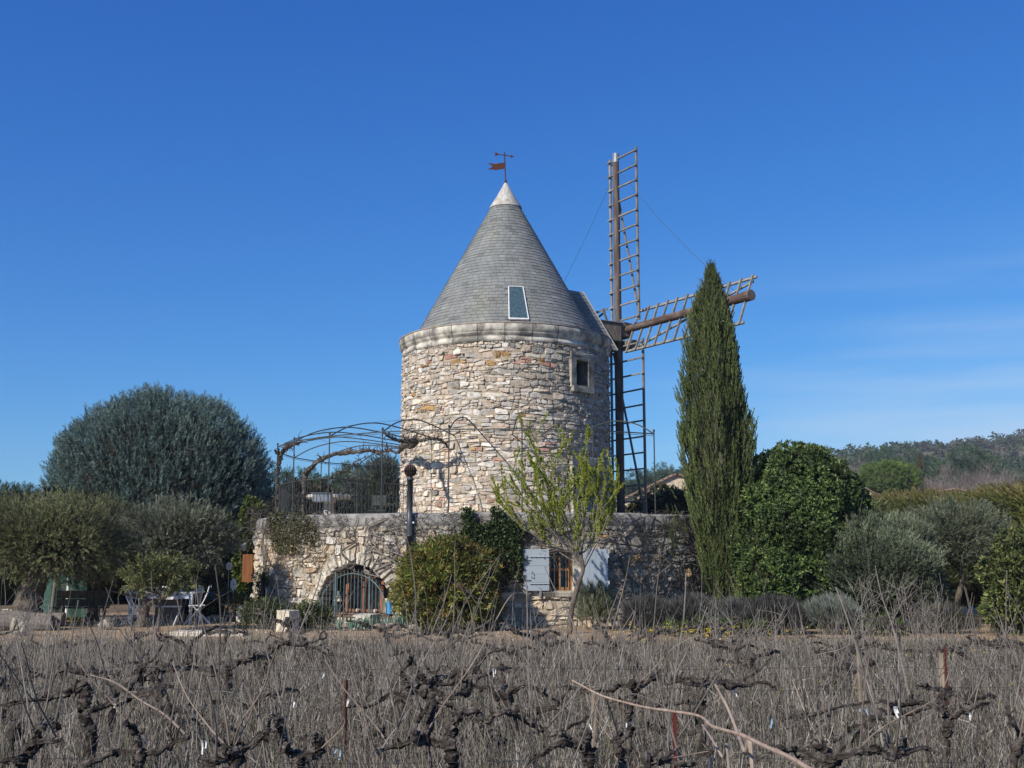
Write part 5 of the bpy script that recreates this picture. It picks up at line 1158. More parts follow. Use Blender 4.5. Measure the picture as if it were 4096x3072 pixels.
# ------------------------------------------------------------------ hedge, far trees, houses
def leafmass(g, rng, P, N_, size, cols, protos, dark=None): multi(g, protos, P, N_, rng.uniform(*size, len(P)), rng, pal(rng, len(P), cols) if dark is None else pal(rng, len(P), cols)*dark[:, None])
t = place('conifer_hedge', 'long olive-gold conifer hedge running back along the right side', 'hedge', (17, 40, 0)); rng = rg(501); g = Geo()
a, b = A(19.3, 62, 0), A(15.6, 28, 0); n = 9000; s = rng.uniform(0, 1, n)**.8; d = nrm(b-a); side = A(-d[1], d[0], 0); side = side if side[0] < 0 else -side
Ht = np.interp(s, [0, .5, 1], [4.15, 3.5, 2.8]); fz = rng.uniform(0, 1, n); z = Ht*np.where(rng.random(n) < .3, 1, fz**.7); q = 1.1*(1-.3*(z/Ht)**3)*np.where(z < Ht*.98, 1, rng.uniform(-1, 1, n))
P = a + (b-a)*s[:, None] + side*(q+.15*sn(np.stack([s*30, z*1.4], -1), 4))[:, None] + A(0, 0, 1)*(z+.12*sn(np.stack([s*40, q], -1), 6))[:, None]
Z = side*.7 + A(0, 0, .8) + rng.normal(0, .25, (n, 3)) - d*0
cc = np.where((z > Ht*.97)[:, None], pal(rng, n, [(.17,.135,.05),(.14,.13,.045)]), pal(rng, n, [(.105,.115,.028),(.08,.095,.024),(.13,.13,.035)]))
multi(g, T_CYP, P, Z, rng.uniform(.35, .75, n), rng, cc); g.build('foliage', MT['leaf'], t)
g = Geo(); V = [];
for e, h in ((a, 3.8), (b, 2.5)):
    for w_ in (-.85, .85):
        for zz_ in (0, h): V.append(e+side*w_+A(0, 0, zz_))
g.add(np.array(V), BOXF); g.build('shade_core', MT['core'], t)  # solid dark box added as the hedge's shaded inside
def fartree(g, gt, rng, base, h, r, cols, size, n, protos=T_PIN, flat=.8, cb=.35, bare=False):
    cz = h*(cb+1)/2; r3 = (r, r, h*(1-cb)/2*1.05)
    P, Nn, u = crown(rng, n, base+A(0, 0, cz), r3, nl=16, amp=.2, w=.3, depth=.7, gaps=.15, seed=int(rng.integers(1e6)))
    multi(g, protos, P, Nn+A(0, 0, .5)+rng.normal(0, .3, P.shape), rng.uniform(*size, len(P)), rng, pal(rng, len(P), cols)*(1-.5*u/.7)[:, None])  # inner tufts painted darker, as if shaded by the outer ones
    tube(gt, walk(rng, base, (0, 0, 1), cz, 4, .05)[0], np.linspace(h*.03, h*.015, 5), 6)
PINC = [(0.0546,0.0946,0.0437),(0.0728,0.116,0.0538),(0.0437,0.0728,0.037)]
def protree(name, h, r, cols, size, n, seed, **k):
    rng = rg(seed); g, gt = Geo(), Geo(); fartree(g, gt, rng, A(0, 0, 0), h, r, cols, size, n, **k)
    t = bpy.data.objects.new(name, None); COL.objects.link(t); t['_org'] = [0, 0, 0]; g.build('crown', MT['leaf'], t); gt.build('trunk', MT['trunk'], t); return t
def copytree(src, loc, rot_, sc, label, cat, group, first):
    if first: t = src
    else:
        t = src.copy(); COL.objects.link(t)
        for ch in list(src.children): c_2 = ch.copy(); COL.objects.link(c_2); c_2.parent = t
    t.location = Vector(loc); t.rotation_euler = (0, 0, rot_); t.scale = (sc, sc, sc); t['label'] = label; t['category'] = cat
    if group: t['group'] = group
    return t
protos = [protree('pine_tree', 9, 2.6, PINC, (.5, .95), 620, 510+i, cb=.3) for i in range(4)]; used = set()
def put(i, sx, sy, Y, lab, grp, rng):
    p = S(sx, sy, Y); gz = 0 if Y < 150 else float(hill_z(np.array([p[0]]), np.array([Y]))[0]); h = p[2]-gz; i = i % 4
    t = copytree(protos[i], (p[0], Y, gz), rng.uniform(0, 6), h/9.2, lab, 'tree', grp, i not in used); used.add(i)
rng = rg(520)
LB = ('pine tree rising behind the terrace railing, %s from the left')
for k, (sx, sy) in enumerate(((1145, 1880), (1255, 1875), (1340, 1905), (1400, 1870), (1440, 1858), (1500, 1872), (1565, 1862))):
    put(k, sx, sy, 84+5*(k % 3), LB % ('first', 'second', 'third', 'fourth', 'fifth', 'sixth', 'seventh')[k], 'pine trees behind the terrace', rng)
for k, (sx, sy, lab) in enumerate(((55, 1938, 'dark tree top above the far left olive tree'), (150, 1940, 'dark tree top between the far left edge and the blue-green conifer'), (5, 1975, 'small dark tree top cut by the left frame edge'), (215, 1990, 'dark tree top half hidden by the blue-green conifer'))):
    put(k, sx, sy, 80, lab, 'dark trees behind the left garden', rng)
# trees of the valley, right
xs_ = np.sort(rng.uniform(3300, 4330, 40))
for k, sx in enumerate(xs_):
    Y = rng.uniform(175, 260); sy = np.interp(sx, [3300, 3500, 3800, 4100], [1850, 1800, 1800, 1850]) + rng.uniform(-12, 90); put(int(rng.integers(4)), sx, sy, Y, 'dark green pine in the belt below the far hill', 'pines in the belt below the hill', rng)
for k, sx in enumerate(np.linspace(2560, 2760, 6)): put(k, sx, 1880+rng.uniform(-20, 20), 190, 'dark pine on the slope seen between the right sail and the cypress', 'pines seen between sail and cypress', rng)
base = S(3565, 2100, 110); base[2] = 0; rng = rg(530); t = place('umbrella_pine', 'round bright green pine crown above the hedge on the right', 'tree', base); g, gt = Geo(), Geo()
P, Nn, u = crown(rng, 2400, base+A(0, 0, 8.9), (5.6*.53, 2.9, 1.75), nl=40, amp=.08, w=.15, depth=.25, zmin=-.7, gaps=.0)
multi(g, T_PIN, P, Nn+A(0, 0, .6)+rng.normal(0, .25, P.shape), rng.uniform(.25, .5, len(P)), rng, pal(rng, len(P), [(.13,.20,.045),(.10,.16,.035),(.16,.23,.05)])*(1-.6*u/.25)[:, None]); g.build('crown', MT['leaf'], t)  # crown shade painted in: tufts darken inward
tube(gt, [base, base+A(0, 0, 8)], [.3, .2], 8); blob(gt, base+A(0, 0, 8.7), (2.5, 2.4, 1.3), amp=.1, c=(.5,.6,.4)); gt.build('trunk', MT['trunk'], t)
q = S(3685, 1990, 130); g = Geo(); t = place('small_cypress', 'tiny brownish cypress right of the round green pine', 'tree', (q[0], 130, 0)); z = rng.uniform(3, 1.63+130*.0815, 300); r_ = np.interp(z, [3, 7, 12.3], [.9, .8, .1]); a = rng.uniform(0, 6.28, 300)
multi(g, T_CYP, np.stack([q[0]+r_*np.cos(a), 130+r_*np.sin(a), z], -1), np.tile(A(0, 0, 1), (300, 1))+rng.normal(0, .1, (300, 3)), rng.uniform(.9, 1.3, 300), rng, A(.085,.07,.035)); g.build('crown', MT['leaf'], t)
g = Geo(); tube(g, [(q[0], 130, 0), (q[0], 130, 10)], .25, 6); g.build('trunk', MT['trunk'], t)
# grey leafless trees
for k, (sx, sy, Y, w_, lab) in enumerate(((3820, 1905, 120, 5, 'leafless grey-brown tree right of the small cypress'), (3960, 1890, 125, 6, 'wide leafless grey-brown tree in the middle of the bare grove'), (4070, 1915, 118, 5, 'leafless grey-brown tree at the right frame edge'), (3740, 1945, 112, 4, 'low leafless tree just above the hedge'), (3900, 1950, 110, 5, 'low leafless tree in front of the bare grove'), (3345, 1875, 125, 2.4, 'pale leafless tree top left of the round pine'), (3400, 1900, 125, 2.2, 'pale leafless tree top behind the far house roof'))):
    q = S(sx, sy, Y); h = q[2]; base = A(q[0], Y, 0); r_ = rg(540+k); t = place('bare_tree', lab, 'tree', base, 'leafless trees beyond the hedge'); g = Geo(); tips = []
    for j in range(7): branching(r_, g, base+A(0, 0, h*.35), nrm(A(r_.normal(0, .8)*w_/4, r_.normal(0, .8), 1.0)), h*.30, .055, 3, tips, c=(1.1,1,.95), spread=.75, up=.05, kids=(2, 5), shrink=.66, rmin=.016, sides=3)
    e_ = np.array([q_[0][-1] for q_ in tips]); e_ = np.repeat(e_, 3, 0) + r_.normal(0, .35, (len(e_)*3, 3)); gt = Geo()
    multi(gt, T_TWG, e_, (e_-(base+A(0, 0, h*.3)))/h+A(0, 0, .4)+r_.normal(0, .3, e_.shape), r_.uniform(.8, 1.5, len(e_)), r_, pal(r_, len(e_), [(.19,.155,.135),(.15,.125,.11),(.24,.20,.17)])); gt.build('twigs', MT['straw'], t)
    tube(g, [base, base+A(0, 0, h*.37)], [.22, .12], 6); g.build('branches', M('bare_twigs_%d' % k, (.22,.185,.16), (.30,.26,.22), sc=.5, rough=1), t)
# bushes just behind the terrace
bush('photinia_bush', 'rounded dark bush behind the terrace right of the lower sail', 'bush', (5.95, 40.5, 0), 1.85, (2.3, 1.5, 1.95), T_ROS, 2600, (.16, .30), [(.055,.07,.028),(.075,.085,.035),(.04,.05,.02),(.12,.09,.045)], 551, core=.8, mat='gloss', zmin=-.3)
bush('photinia_bush', 'yellowish bush directly right of the lower sail foot', 'bush', (3.9, 41, 0), 1.6, (1.2, 1, 1.35), T_NAN, 700, (.2, .36), [(.12,.12,.04),(.09,.09,.03)], 552, core=.75, zmin=-.3)
bush('grey_bush', 'tall silvery bush seen through the railing behind the stone table', 'bush', (-5.4, 46, 0), 2.9, (1.6, 1.3, 2.4), T_OLI, 2200, (.25, .5), [(.15,.165,.13),(.12,.13,.10)], 553, core=.75, zmin=-.2)
bush('grey_bush', 'grey-green bush seen through the railing next to the tower', 'bush', (-3.6, 48, 0), 2.3, (1.6, 1.3, 2.0), T_OLI, 1500, (.25, .5), [(.12,.13,.10),(.09,.10,.075)], 554, core=.75, zmin=-.2)
bush('dark_thicket', 'brown-green thicket between the blue-green conifer and the railing', 'bush', (-7.2, 38.5, 0), 1.9, (1.6, 1.2, 1.8), T_NAN, 1300, (.25, .45), [(.06,.06,.03),(.08,.065,.04),(.045,.05,.025)], 555, core=.8, zmin=-.3)
bush('dark_hedge', 'dark garden hedge closing the view behind the far left olive trees', 'hedge', (-16.5, 36, 0), 1.5, (8.0, 1.4, 1.75), T_NAN, 2600, (.28, .5), [(.045,.055,.022),(.06,.07,.028)], 556, core=.85, zmin=-.3, nl=120)
bush('dark_hedge', 'dark garden hedge behind the olive tree on the right', 'hedge', (13.2, 33, 0), 1.2, (5.5, 1.2, 1.6), T_NAN, 2200, (.25, .45), [(.06,.075,.028),(.08,.09,.03)], 557, core=.85, zmin=-.3, nl=90)
# houses
def house(x, y, w_, d_, eave, ridge, label, wallc):
    t = place('stone_house', label, 'house', (x, y, 0)); g = Geo(); X0_, X1_ = x-w_/2, x+w_/2
    V = np.array([[X0_, y, 0], [X1_, y, 0], [X1_, y, eave], [x, y, ridge], [X0_, y, eave], [X0_, y+d_, 0], [X1_, y+d_, 0], [X1_, y+d_, eave], [x, y+d_, ridge], [X0_, y+d_, eave]])
    g.add(V, [np.array([[0,1,2,4],[6,5,9,7],[1,6,7,2],[5,0,4,9]]), np.array([[4,2,3],[7,9,8]])], wallc); g.build('wall', MT['mortar'], t)
    g = Geo(); sl_ = (ridge-eave)/(w_/2)
    for s in (-1, 1):
        for k in range(14):                # rows of roof tiles
            a = k/14; b = (k+1.25)/14; xa_, xb_ = x+s*(w_/2+.25)*(1-a), x+s*(w_/2+.25)*(1-b); za_, zb_ = ridge-sl_*abs(xa_-x)+.12, ridge-sl_*abs(xb_-x)+.07
            nn = int(d_/.22)
            for c_k in range(0, 1): box(g, min(xa_, xb_), max(xa_, xb_), y-.2, y+d_+.2, min(za_, zb_), min(za_, zb_)+.02, (1,1,1)) if False else g.add(np.array([[xa_, y-.2, za_], [xb_, y-.2, zb_], [xb_, y+d_+.2, zb_], [xa_, y+d_+.2, za_], [xa_, y-.2, za_-.09], [xb_, y-.2, zb_-.09], [xa_, y+d_+.2, za_-.09]]), np.array([[0,1,2,3],[0,4,5,1],[0,3,6,4]]), A(1.0,1.05,1.1)*rng.uniform(.8, 1.2))
    g.build('roof', MT['terra'], t)
    g = Geo(); bbox(g, x-.4, x+.4, y-.04, y+.05, eave*.55, eave*.8); g.build('window', MT['wood'], t)
house(Dp(1462, 1020, 62)[0], 62, 7.4, 9, 4.3, Dp(1462, 1020, 62)[2]-.1, 'pale stone gable house with tiled roof left of the cypress', (1.45,1.45,1.4))
house(Dp(1850, 1027, 100)[0]-1.2, 100, 6.0, 8, 6.8, Dp(1850, 1027, 100)[2], 'small tiled roof house behind the dark evergreen and round pine', (1.45,1.4,1.3))
house(Dp(2063, 1048, 105)[0], 105, 2.2, 5, Dp(2063, 1056, 105)[2]-.3, Dp(2063, 1056, 105)[2], 'white roof sliver above the hedge in front of the leafless trees', (1.5,1.5,1.5))
# woods on the hill
rng = rg(560); g = Geo(); n = 2600
Y = rng.uniform(230, 600, n); az = rng.uniform(-.62, .62, n); X = az*Y; Zg = hill_z(X, Y)
k = (az > .08) | (rng.random(n) < .45); X, Y, Zg = X[k], Y[k], Zg[k]; n = len(X)
kind = (sn(np.stack([X*.02, Y*.012], -1), 8) + rng.normal(0, .35, n)) > .3
blobs = 95
for i in range(n):
    h = rng.uniform(3.0, 6.5); r = h*rng.uniform(.5, .8); d = rdir(rng, blobs); d[:, 2] = np.abs(d[:, 2]); P = A(X[i], Y[i], Zg[i]-h*.10) + d*A(r, r, h*.95)*rng.uniform(.6, 1.05, (blobs, 1))
    cc = A(.088,.085,.066)*rng.uniform(.75, 1.3) if kind[i] and Y[i] > 300 else (A(.042,.066,.03)*rng.uniform(.7, 1.4) if rng.random() < .8 else A(.07,.075,.03))
    L_ = rng.uniform(.28, .75, blobs); a = rdir(rng, blobs)*L_[:, None]; b_ = rdir(rng, blobs)*L_[:, None]; V = np.stack([P-a, P-b_, P+a, P+b_], 1).reshape(-1, 3)
    g.add(V, np.arange(blobs*4).reshape(-1, 4), np.clip(np.repeat(cc*rng.uniform(.7, 1.3, (blobs, 1)), 4, 0), 0, 1))
tag(g.build('hillside_woods', MT['leaf']), 'mixed evergreen and leafless woods covering the far hill', 'woods', kind='stuff')
# ------------------------------------------------------------------ dry weeds of the vineyard
rng = rg(600)
def field_edge(x): return 18.4 + .4*np.sin(x*.8+1) + .3*np.sin(x*2.1)
n = 165000
y = rng.uniform(3.2**.8, 18.9**.8, n)**(1/.8); x = rng.uniform(-1, 1, n)*(y*.56+1.5)
k = y < field_edge(x); x, y = x[k], y[k]
dn = sn(np.stack([x*1.1, y*1.3], -1), 3); dn2 = sn(np.stack([x*3.6, y*4.2], -1), 5); k = rng.random(len(x)) < .74+.25*dn+.18*dn2; x, y, dn, dn2 = x[k], y[k], dn[k], dn2[k]; n = len(x)
h = np.clip(.29+.06*dn+.06*dn2+rng.normal(0, .09, n), .06, .68); h *= np.interp(y, [4, 8, 15, 18.6], [1.15, 1.05, .95, .5])
lean = rng.normal(0, .15, (n, 2)) + np.stack([.10*sn(np.stack([x*.7, y*.7], -1), 6), 0*x], -1); curl = rng.normal(0, .09, (n, 2))
wd = rng.uniform(.0011, .0030, n)*np.interp(y, [4, 18], [1, 1.9]); ang = rng.normal(0, .6, n); bx_, by_ = np.cos(ang)*wd, np.sin(ang)*wd
ts = [0, .4, .75, 1.0]; V = np.empty((n, 8, 3)); gz = ground_h(x, y)
for i, t_ in enumerate(ts):
    cx_ = x + h*(lean[:, 0]*t_+curl[:, 0]*t_*t_); cy_ = y + h*(lean[:, 1]*t_+curl[:, 1]*t_*t_); s_ = (1, .9, .7, .3)[i]
    V[:, 2*i] = np.stack([cx_-bx_*s_, cy_-by_*s_, gz+h*t_], -1); V[:, 2*i+1] = np.stack([cx_+bx_*s_, cy_+by_*s_, gz+h*t_], -1)
F = (np.array([[0,1,3,2],[2,3,5,4],[4,5,7,6]])[None]+(np.arange(n)*8)[:, None, None]).reshape(-1, 4)
STC = [(.185,.16,.132),(.115,.098,.08),(.285,.25,.21),(.055,.048,.038),(.47,.43,.37)]
cc = pal(rng, n, STC, [.28,.28,.19,.18,.07])*(1+.18*dn)[:, None]
gr_ = (rng.random(n) < .06+.16*(dn2 > .8)); cc[gr_] = (.10,.12,.04)
g = Geo(); g.add(V.reshape(-1, 3), F, np.repeat(np.clip(cc, .01, 1), 8, 0))
m = 7000; xx = rng.uniform(-1, 1, m)*9; yy = rng.uniform(4.5, 18, m); hh = rng.uniform(.38, .72, m); ln = rng.normal(0, .2, (m, 2)); ww = .0022*np.interp(yy, [4, 18], [1, 1.8]); z0 = ground_h(xx, yy)
Vt = np.stack([np.stack([xx+hh*ln[:, 0]*t_*(.6+.4*t_)+s_*ww*(1-.5*t_), yy+hh*ln[:, 1]*t_, z0+hh*t_], -1) for t_, s_ in ((0,-1),(0,1),(.5,1),(.5,-1),(1,1),(1,-1))], 1)
g.add(Vt.reshape(-1, 3), (np.array([[0,1,2,3],[3,2,4,5]])[None]+(np.arange(m)*6)[:, None, None]).reshape(-1, 4), np.repeat(pal(rng, m, STC[:3]), 6, 0))
# twiggy seed heads
k = (rng.random(n) < .22); q = np.stack([x+h*(lean[:, 0]+curl[:, 0]), y+h*(lean[:, 1]+curl[:, 1]), gz+h], -1)[k]
hd = P_tuft(rg(3), 8, 1.0, .5, .05, .8); scatter(g, hd, q-A(0, 0, .08), np.tile(A(0, 0, 1), (len(q), 1))+rng.normal(0, .25, (len(q), 3)), rng.uniform(.05, .15, len(q)), rng, pal(rng, len(q), STC[:4]))
# low side twigs
m = 26000; i = rng.integers(0, n, m); p = np.stack([x[i], y[i], gz[i]+h[i]*rng.uniform(.2, .9, m)], -1); d = nrm(rng.normal(0, 1, (m, 3))+A(0, 0, .9)); L_ = rng.uniform(.06, .2, m)[:, None]; w_ = nrm(np.cross(d, A(0, 1, 0)))*.0022*np.interp(p[:, 1], [4, 18], [1, 1.8])[:, None]
V = np.stack([p-w_, p+w_, p+d*L_+w_*.4, p+d*L_-w_*.4], 1).reshape(-1, 3); g.add(V, np.arange(m*4).reshape(-1, 4), np.repeat(pal(rng, m, STC), 4, 0))
tag(g.build('dry_weeds', MT['straw']), 'dense grey-brown dry weeds between the vines', 'weeds', kind='stuff')
# green grass showing between
n = 9000; x = rng.uniform(-9, 9, n); y = rng.uniform(6, 20.5, n); k = (sn(np.stack([x*1.4, y*.9], -1), 12) > .75) | ((y > 18) & (x < -2.5) & (rng.random(n) < .8)) | ((y > 18.3) & (x > 1.5) & (rng.random(n) < .7)); x, y = x[k], y[k]; n = len(x)
P = np.stack([x, y, ground_h(x, y)], -1); g = Geo(); gp_ = P_tuft(rg(8), 6, .02, 1, .05, .6); scatter(g, gp_, P, np.tile(A(0, 0, 1), (n, 1)), rng.uniform(.06, .2, n), rng, pal(rng, n, [(.11,.16,.03),(.08,.12,.03),(.15,.18,.05)]))
tag(g.build('green_grass', MT['leaf']), 'short green grass at the edges of the gravel and between the weeds', 'grass', kind='stuff')

# ------------------------------------------------------------------ grapevines
def knob(g, rng, P, r, n=2, c=(1,1,1)):
    """gnarled wood: twisting ridges, slow swellings, a few burrs"""
    P = smoothline(P, len(P)*2); m = len(P); rr = np.interp(np.linspace(0, 1, m), np.linspace(0, 1, len(r)), r)
    sw = np.convolve(rng.normal(0, 1, m+12), np.ones(7)/7, 'same')[6:m+6]; rr = rr*(1+.30*sw)
    for _ in range(n):
        i = rng.integers(0, m); k = np.arange(m); rr = rr*(1+rng.uniform(.2, .55)*np.exp(-((k-i)/2.2)**2))
    jit = np.stack([np.convolve(rng.normal(0, 1, m+8), np.ones(6)/6, 'same')[4:m+4]*1.6 for _ in range(3)], -1); P = P + jit*rr[:, None]*.45
    sides = 12; a = np.arange(sides)*2*PI/sides; tw = np.cumsum(rng.normal(.12, .15, m))
    rad = rr[:, None]*(1 + .17*np.sin(3*a[None]+tw[:, None]) + .10*np.sin(5*a[None]-tw[:, None]*1.7) + rng.normal(0, .085, (m, sides)))
    T = nrm(np.gradient(P, axis=0)); up = A(0, 0, 1) if abs(T[:, 2]).mean() < .8 else A(0, 1, 0); N = nrm(np.cross(T, up)); B = np.cross(T, N)
    V = (P[:, None] + rad[..., None]*(np.cos(a)[None, :, None]*N[:, None] + np.sin(a)[None, :, None]*B[:, None])).reshape(-1, 3)
    i = np.arange(m-1)[:, None]*sides; j = np.arange(sides)[None]; j2 = (j+1) % sides
    F = np.stack([i+j, i+j2, i+sides+j2, i+sides+j], -1).reshape(-1, 4); V = np.vstack([V, P[0], P[-1]]); k = m*sides; j = np.arange(sides); j2 = (j+1) % sides
    col = np.concatenate([np.repeat((.85+.35*np.sin(3*a)[None]*1.0+rng.normal(0, .12, (m, sides)))[..., None], 3, 2).reshape(-1, 3), np.ones((2, 3))])
    g.add(V, [F, np.concatenate([np.stack([j2, j, np.full(sides, k)], 1), np.stack([(m-1)*sides+j, (m-1)*sides+j2, np.full(sides, k+1)], 1)])], np.clip(col, .3, 1.5)*np.asarray(c))
class Canes:
    def __init__(s): s.L = []; s.n = 0
    def new(s): s.L.append(Geo()); s.n += 1; return s.L[-1]
    def build(s, name, mat, t):
        for g in s.L: g.build('cane', mat, t)
def cane(g, rng, p, L, d=None, r=.0052, c=None, up=.03, wob=.045):
    if isinstance(g, Canes): g = g.new()
    d = nrm(A(rng.normal(0, .42), rng.normal(0, .35), 1) if d is None else A(*d)); P, _ = walk(rng, p, d, L, 11, wob, up-.02)
    rr = np.linspace(r, r*.5, 12)*(1+.22*(np.arange(12) % 2)); tube(g, P, rr, 5, A(1,1,1)*rng.uniform(.65, 1.25) if c is None else c, cap=False)
    if rng.random() < .35: q = P[rng.integers(4, 9)]; tube(g, walk(rng, q, d+rng.normal(0, .6, 3), L*.3, 5, .08)[0], np.linspace(r*.6, r*.3, 6), 4, cap=False)
def vine_proto(seed):
    rng = rg(seed); t = bpy.data.objects.new('grapevine', None); COL.objects.link(t); t['_org'] = [0, 0, 0]
    g = Geo(); hgt = rng.uniform(.42, .62); nt_ = 9; P = walk(rng, A(0, 0, -.05), (rng.normal(0, .25), rng.normal(0, .2), 1), hgt+.05, nt_, .18, .05)[0]; r0_ = rng.uniform(.024, .038)
    knob(g, rng, smoothline(P, 16), np.linspace(r0_, r0_*.85, 16), 3); head = P[-1]; g.build('trunk', MT['bark'], t)
    gc = Canes(); na = int(rng.integers(2, 4)); s0 = rng.choice([-1, 1])
    for a in range(na):
        sd_ = s0 if a % 2 == 0 else -s0; L = rng.uniform(.30, .72); d = A(sd_*1.0, rng.normal(0, .25), rng.uniform(.05, .75)); Q = [head - A(0, 0, rng.uniform(0, .12))]; dd = nrm(d)
        for i in range(9):
            dd = nrm(dd + rng.normal(0, .26, 3)*A(.6, .7, 1.1) + A(sd_*.18, 0, -.05*(i > 3))); Q.append(Q[-1]+dd*L/9)
        Q = np.array(Q); g = Geo(); knob(g, rng, smoothline(Q, 20), np.linspace(r0_*.72, r0_*.26, 20), 4)
        for k in range(int(rng.integers(3, 7))):
            i = rng.integers(2, 10); P2 = walk(rng, Q[i], A(rng.normal(0, .5), rng.normal(0, .5), 1), rng.uniform(.04, .13), 4, .4)[0]; tube(g, P2, np.linspace(.012, .008, 5), 6, rough=.2, rng=rng)
            if rng.random() < .32: cane(gc, rng, P2[-1], rng.uniform(.25, .8), r=rng.uniform(.0022, .0036))
        g.build('arm', MT['bark'], t)
    for k in range(int(rng.integers(0, 3))): cane(gc, rng, head, rng.uniform(.5, .95), r=.0036)
    if gc.n == 0: cane(gc, rng, head, .6)
    gc.build('canes', MT['twig'], t)
    return t
vps = [vine_proto(700+i) for i in range(12)]; vused = set(); rng = rg(650)
rows = [(7.9, 'third'), (9.2, 'fourth'), (10.7, 'fifth'), (12.3, 'sixth'), (14.0, 'seventh'), (15.7, 'eighth'), (17.3, 'ninth')]
ORD = ['first', 'second', 'third', 'fourth', 'fifth', 'sixth', 'seventh', 'eighth', 'ninth', 'tenth', 'eleventh', 'twelfth', 'thirteenth', 'fourteenth', 'fifteenth', 'sixteenth', 'seventeenth', 'eighteenth', 'nineteenth', 'twentieth']
def dupvine(src, loc, rz, sc, label, flip):
    k = src.name
    if k not in vused: vused.add(k); t = src
    else:
        t = src.copy(); COL.objects.link(t)
        for ch in list(src.children): c_2 = ch.copy(); COL.objects.link(c_2); c_2.parent = t
    t.location = Vector(loc); t.rotation_euler = (0, 0, rz); t.scale = (sc, sc, sc); t['label'] = label; t['category'] = 'vine'; t['group'] = 'leafless grapevines in rows'
for ri, (Y, nm) in enumerate(rows):
    hw = Y*.475; sp_ = 1.15 if ri < 3 else 1.3; x = -hw + rng.uniform(0, .4); lst = []
    while x < hw: lst.append(x); x += sp_*rng.uniform(.85, 1.15)
    for k, x in enumerate(lst):
        yy = Y+rng.normal(0, .15); dupvine(vps[int(rng.integers(12))], (x, yy, float(ground_h(np.array([x]), np.array([yy]))[0])), rng.choice([0, PI])+rng.normal(0, .25), rng.uniform(.95, 1.25),
            'gnarled leafless vine in the %s row from the viewer, %s from the left' % (nm, ORD[k]), 0)
# the nearest vines, modelled one by one
def hero(label, Y, parts, seed, canes=(), auto=3):
    """parts: list of (photo points, radii); the first one is the trunk"""
    rng = rg(seed); p0 = S(*parts[0][0][0], Y); t = thing('grapevine', label, 'vine', (p0[0], Y, 0), 'leafless grapevines in rows')
    gc = Canes()
    for i, (pts, rad) in enumerate(parts):
        P = np.array([S(a, b, Y+rng.normal(0, .03)) for a, b in pts]); rad = np.array(rad, dtype=float)*.62*Y/FPX/4
        if i == 0: P = np.vstack([A(P[0][0]+rng.normal(0, .03), Y, -.05), P]); rad = np.r_[rad[0]*1.15, rad]
        n = max(14, int(len(P)*6)); Q = smoothline(P, n); r_ = np.interp(np.linspace(0, 1, n), np.linspace(0, 1, len(rad)), rad)
        g = Geo(); knob(g, rng, Q, r_, 5)
        for k in range(max(2, n//7)):
            j = rng.integers(n//4, n); P2 = walk(rng, Q[j], A(rng.normal(0, .6), rng.normal(0, .5), 1), rng.uniform(.03, .09), 4, .45)[0]; tube(g, P2, np.linspace(r_[j]*.6, r_[j]*.4, 5), 7, rough=.2, rng=rng)
            if i and rng.random() < .12*auto: cane(gc, rng, P2[-1], rng.uniform(.3, .9), r=.0045)
        g.build('trunk' if i == 0 else 'arm', MT['bark'], t)
    for (pts, r, Y2) in canes:
        P = smoothline(np.array([S(a, b, Y+(Y2-Y)*k/(len(pts)-1)) for k, (a, b) in enumerate(pts)]), 26); rr = np.linspace(r, r*.55, 26)*(1+.18*(np.arange(26) % 4 == 0)); tube(gc.new(), P, rr*.68*Y/FPX/4, 6, A(1.2,1.08,.98)*rng.uniform(.85, 1.1), cap=False)
    if gc.n == 0: cane(gc, rng, P[-1], .5)
    gc.build('canes', MT['twig'], t)
hero('large vine in the front centre with a long arm snaking to the right', 6.0, [([(1800,3072),(1795,2985),(1808,2920),(1840,2858)], [34,30,27,24]), ([(1840,2855),(1895,2843),(1945,2880),(2000,2848),(2060,2860),(2120,2895),(2200,2932),(2250,2922),(2320,2885),(2352,2868)], [22,18,22,16,15,15,17,14,11,8]),
     ([(1797,2990),(1700,2965),(1640,2962),(1560,2990),(1500,3005)], [20,19,18,13,9]), ([(1640,2960),(1672,2890),(1698,2845),(1720,2815)], [16,14,12,9])], 801,
     [([(1595,2960),(1580,2850),(1560,2750),(1530,2650),(1480,2540)], 5, 5.8), ([(1560,2990),(1500,2900),(1380,2760),(1300,2640)], 5, 6.3), ([(1690,2965),(1760,2840),(1900,2640),(2030,2400),(2090,2370)], 5, 6.5), ([(1500,3005),(1470,2900),(1400,2660),(1310,2500),(1270,2480)], 5.5, 5.8)])
hero('vine behind the front centre one with four short upright arms', 7.5, [([(1712,2960),(1720,2860),(1727,2790),(1738,2745)], [22,22,20,20]), ([(1735,2765),(1690,2768),(1640,2765),(1622,2720),(1612,2680),(1640,2645),(1636,2620)], [18,15,15,17,16,14,9]),
     ([(1740,2770),(1808,2786),(1868,2765),(1890,2712),(1945,2698)], [17,17,15,11,7]), ([(1738,2745),(1762,2708),(1700,2715),(1670,2698),(1662,2675)], [18,16,17,16,10]), ([(1760,2710),(1790,2706),(1825,2690),(1812,2702)], [13,11,9,7])], 802,
     [([(1840,2770),(1860,2640),(1900,2560),(1880,2430),(1835,2330)], 4, 7.2), ([(1660,2680),(1640,2560),(1625,2450)], 4, 7.5)])
hero('vine right of the front centre whose arms join across a wooden stake', 5.6, [([(2368,3072),(2358,3020),(2343,2960),(2330,2915)], [26,24,22,17]), ([(2345,3010),(2300,2985),(2240,2970),(2170,3010),(2105,3065)], [20,17,17,15,13]), ([(2320,2985),(2270,2960),(2240,2935)], [15,14,9])], 803,
     [([(2125,3010),(2095,2900),(2075,2800),(2055,2750)], 4.5, 5.4)], auto=2)
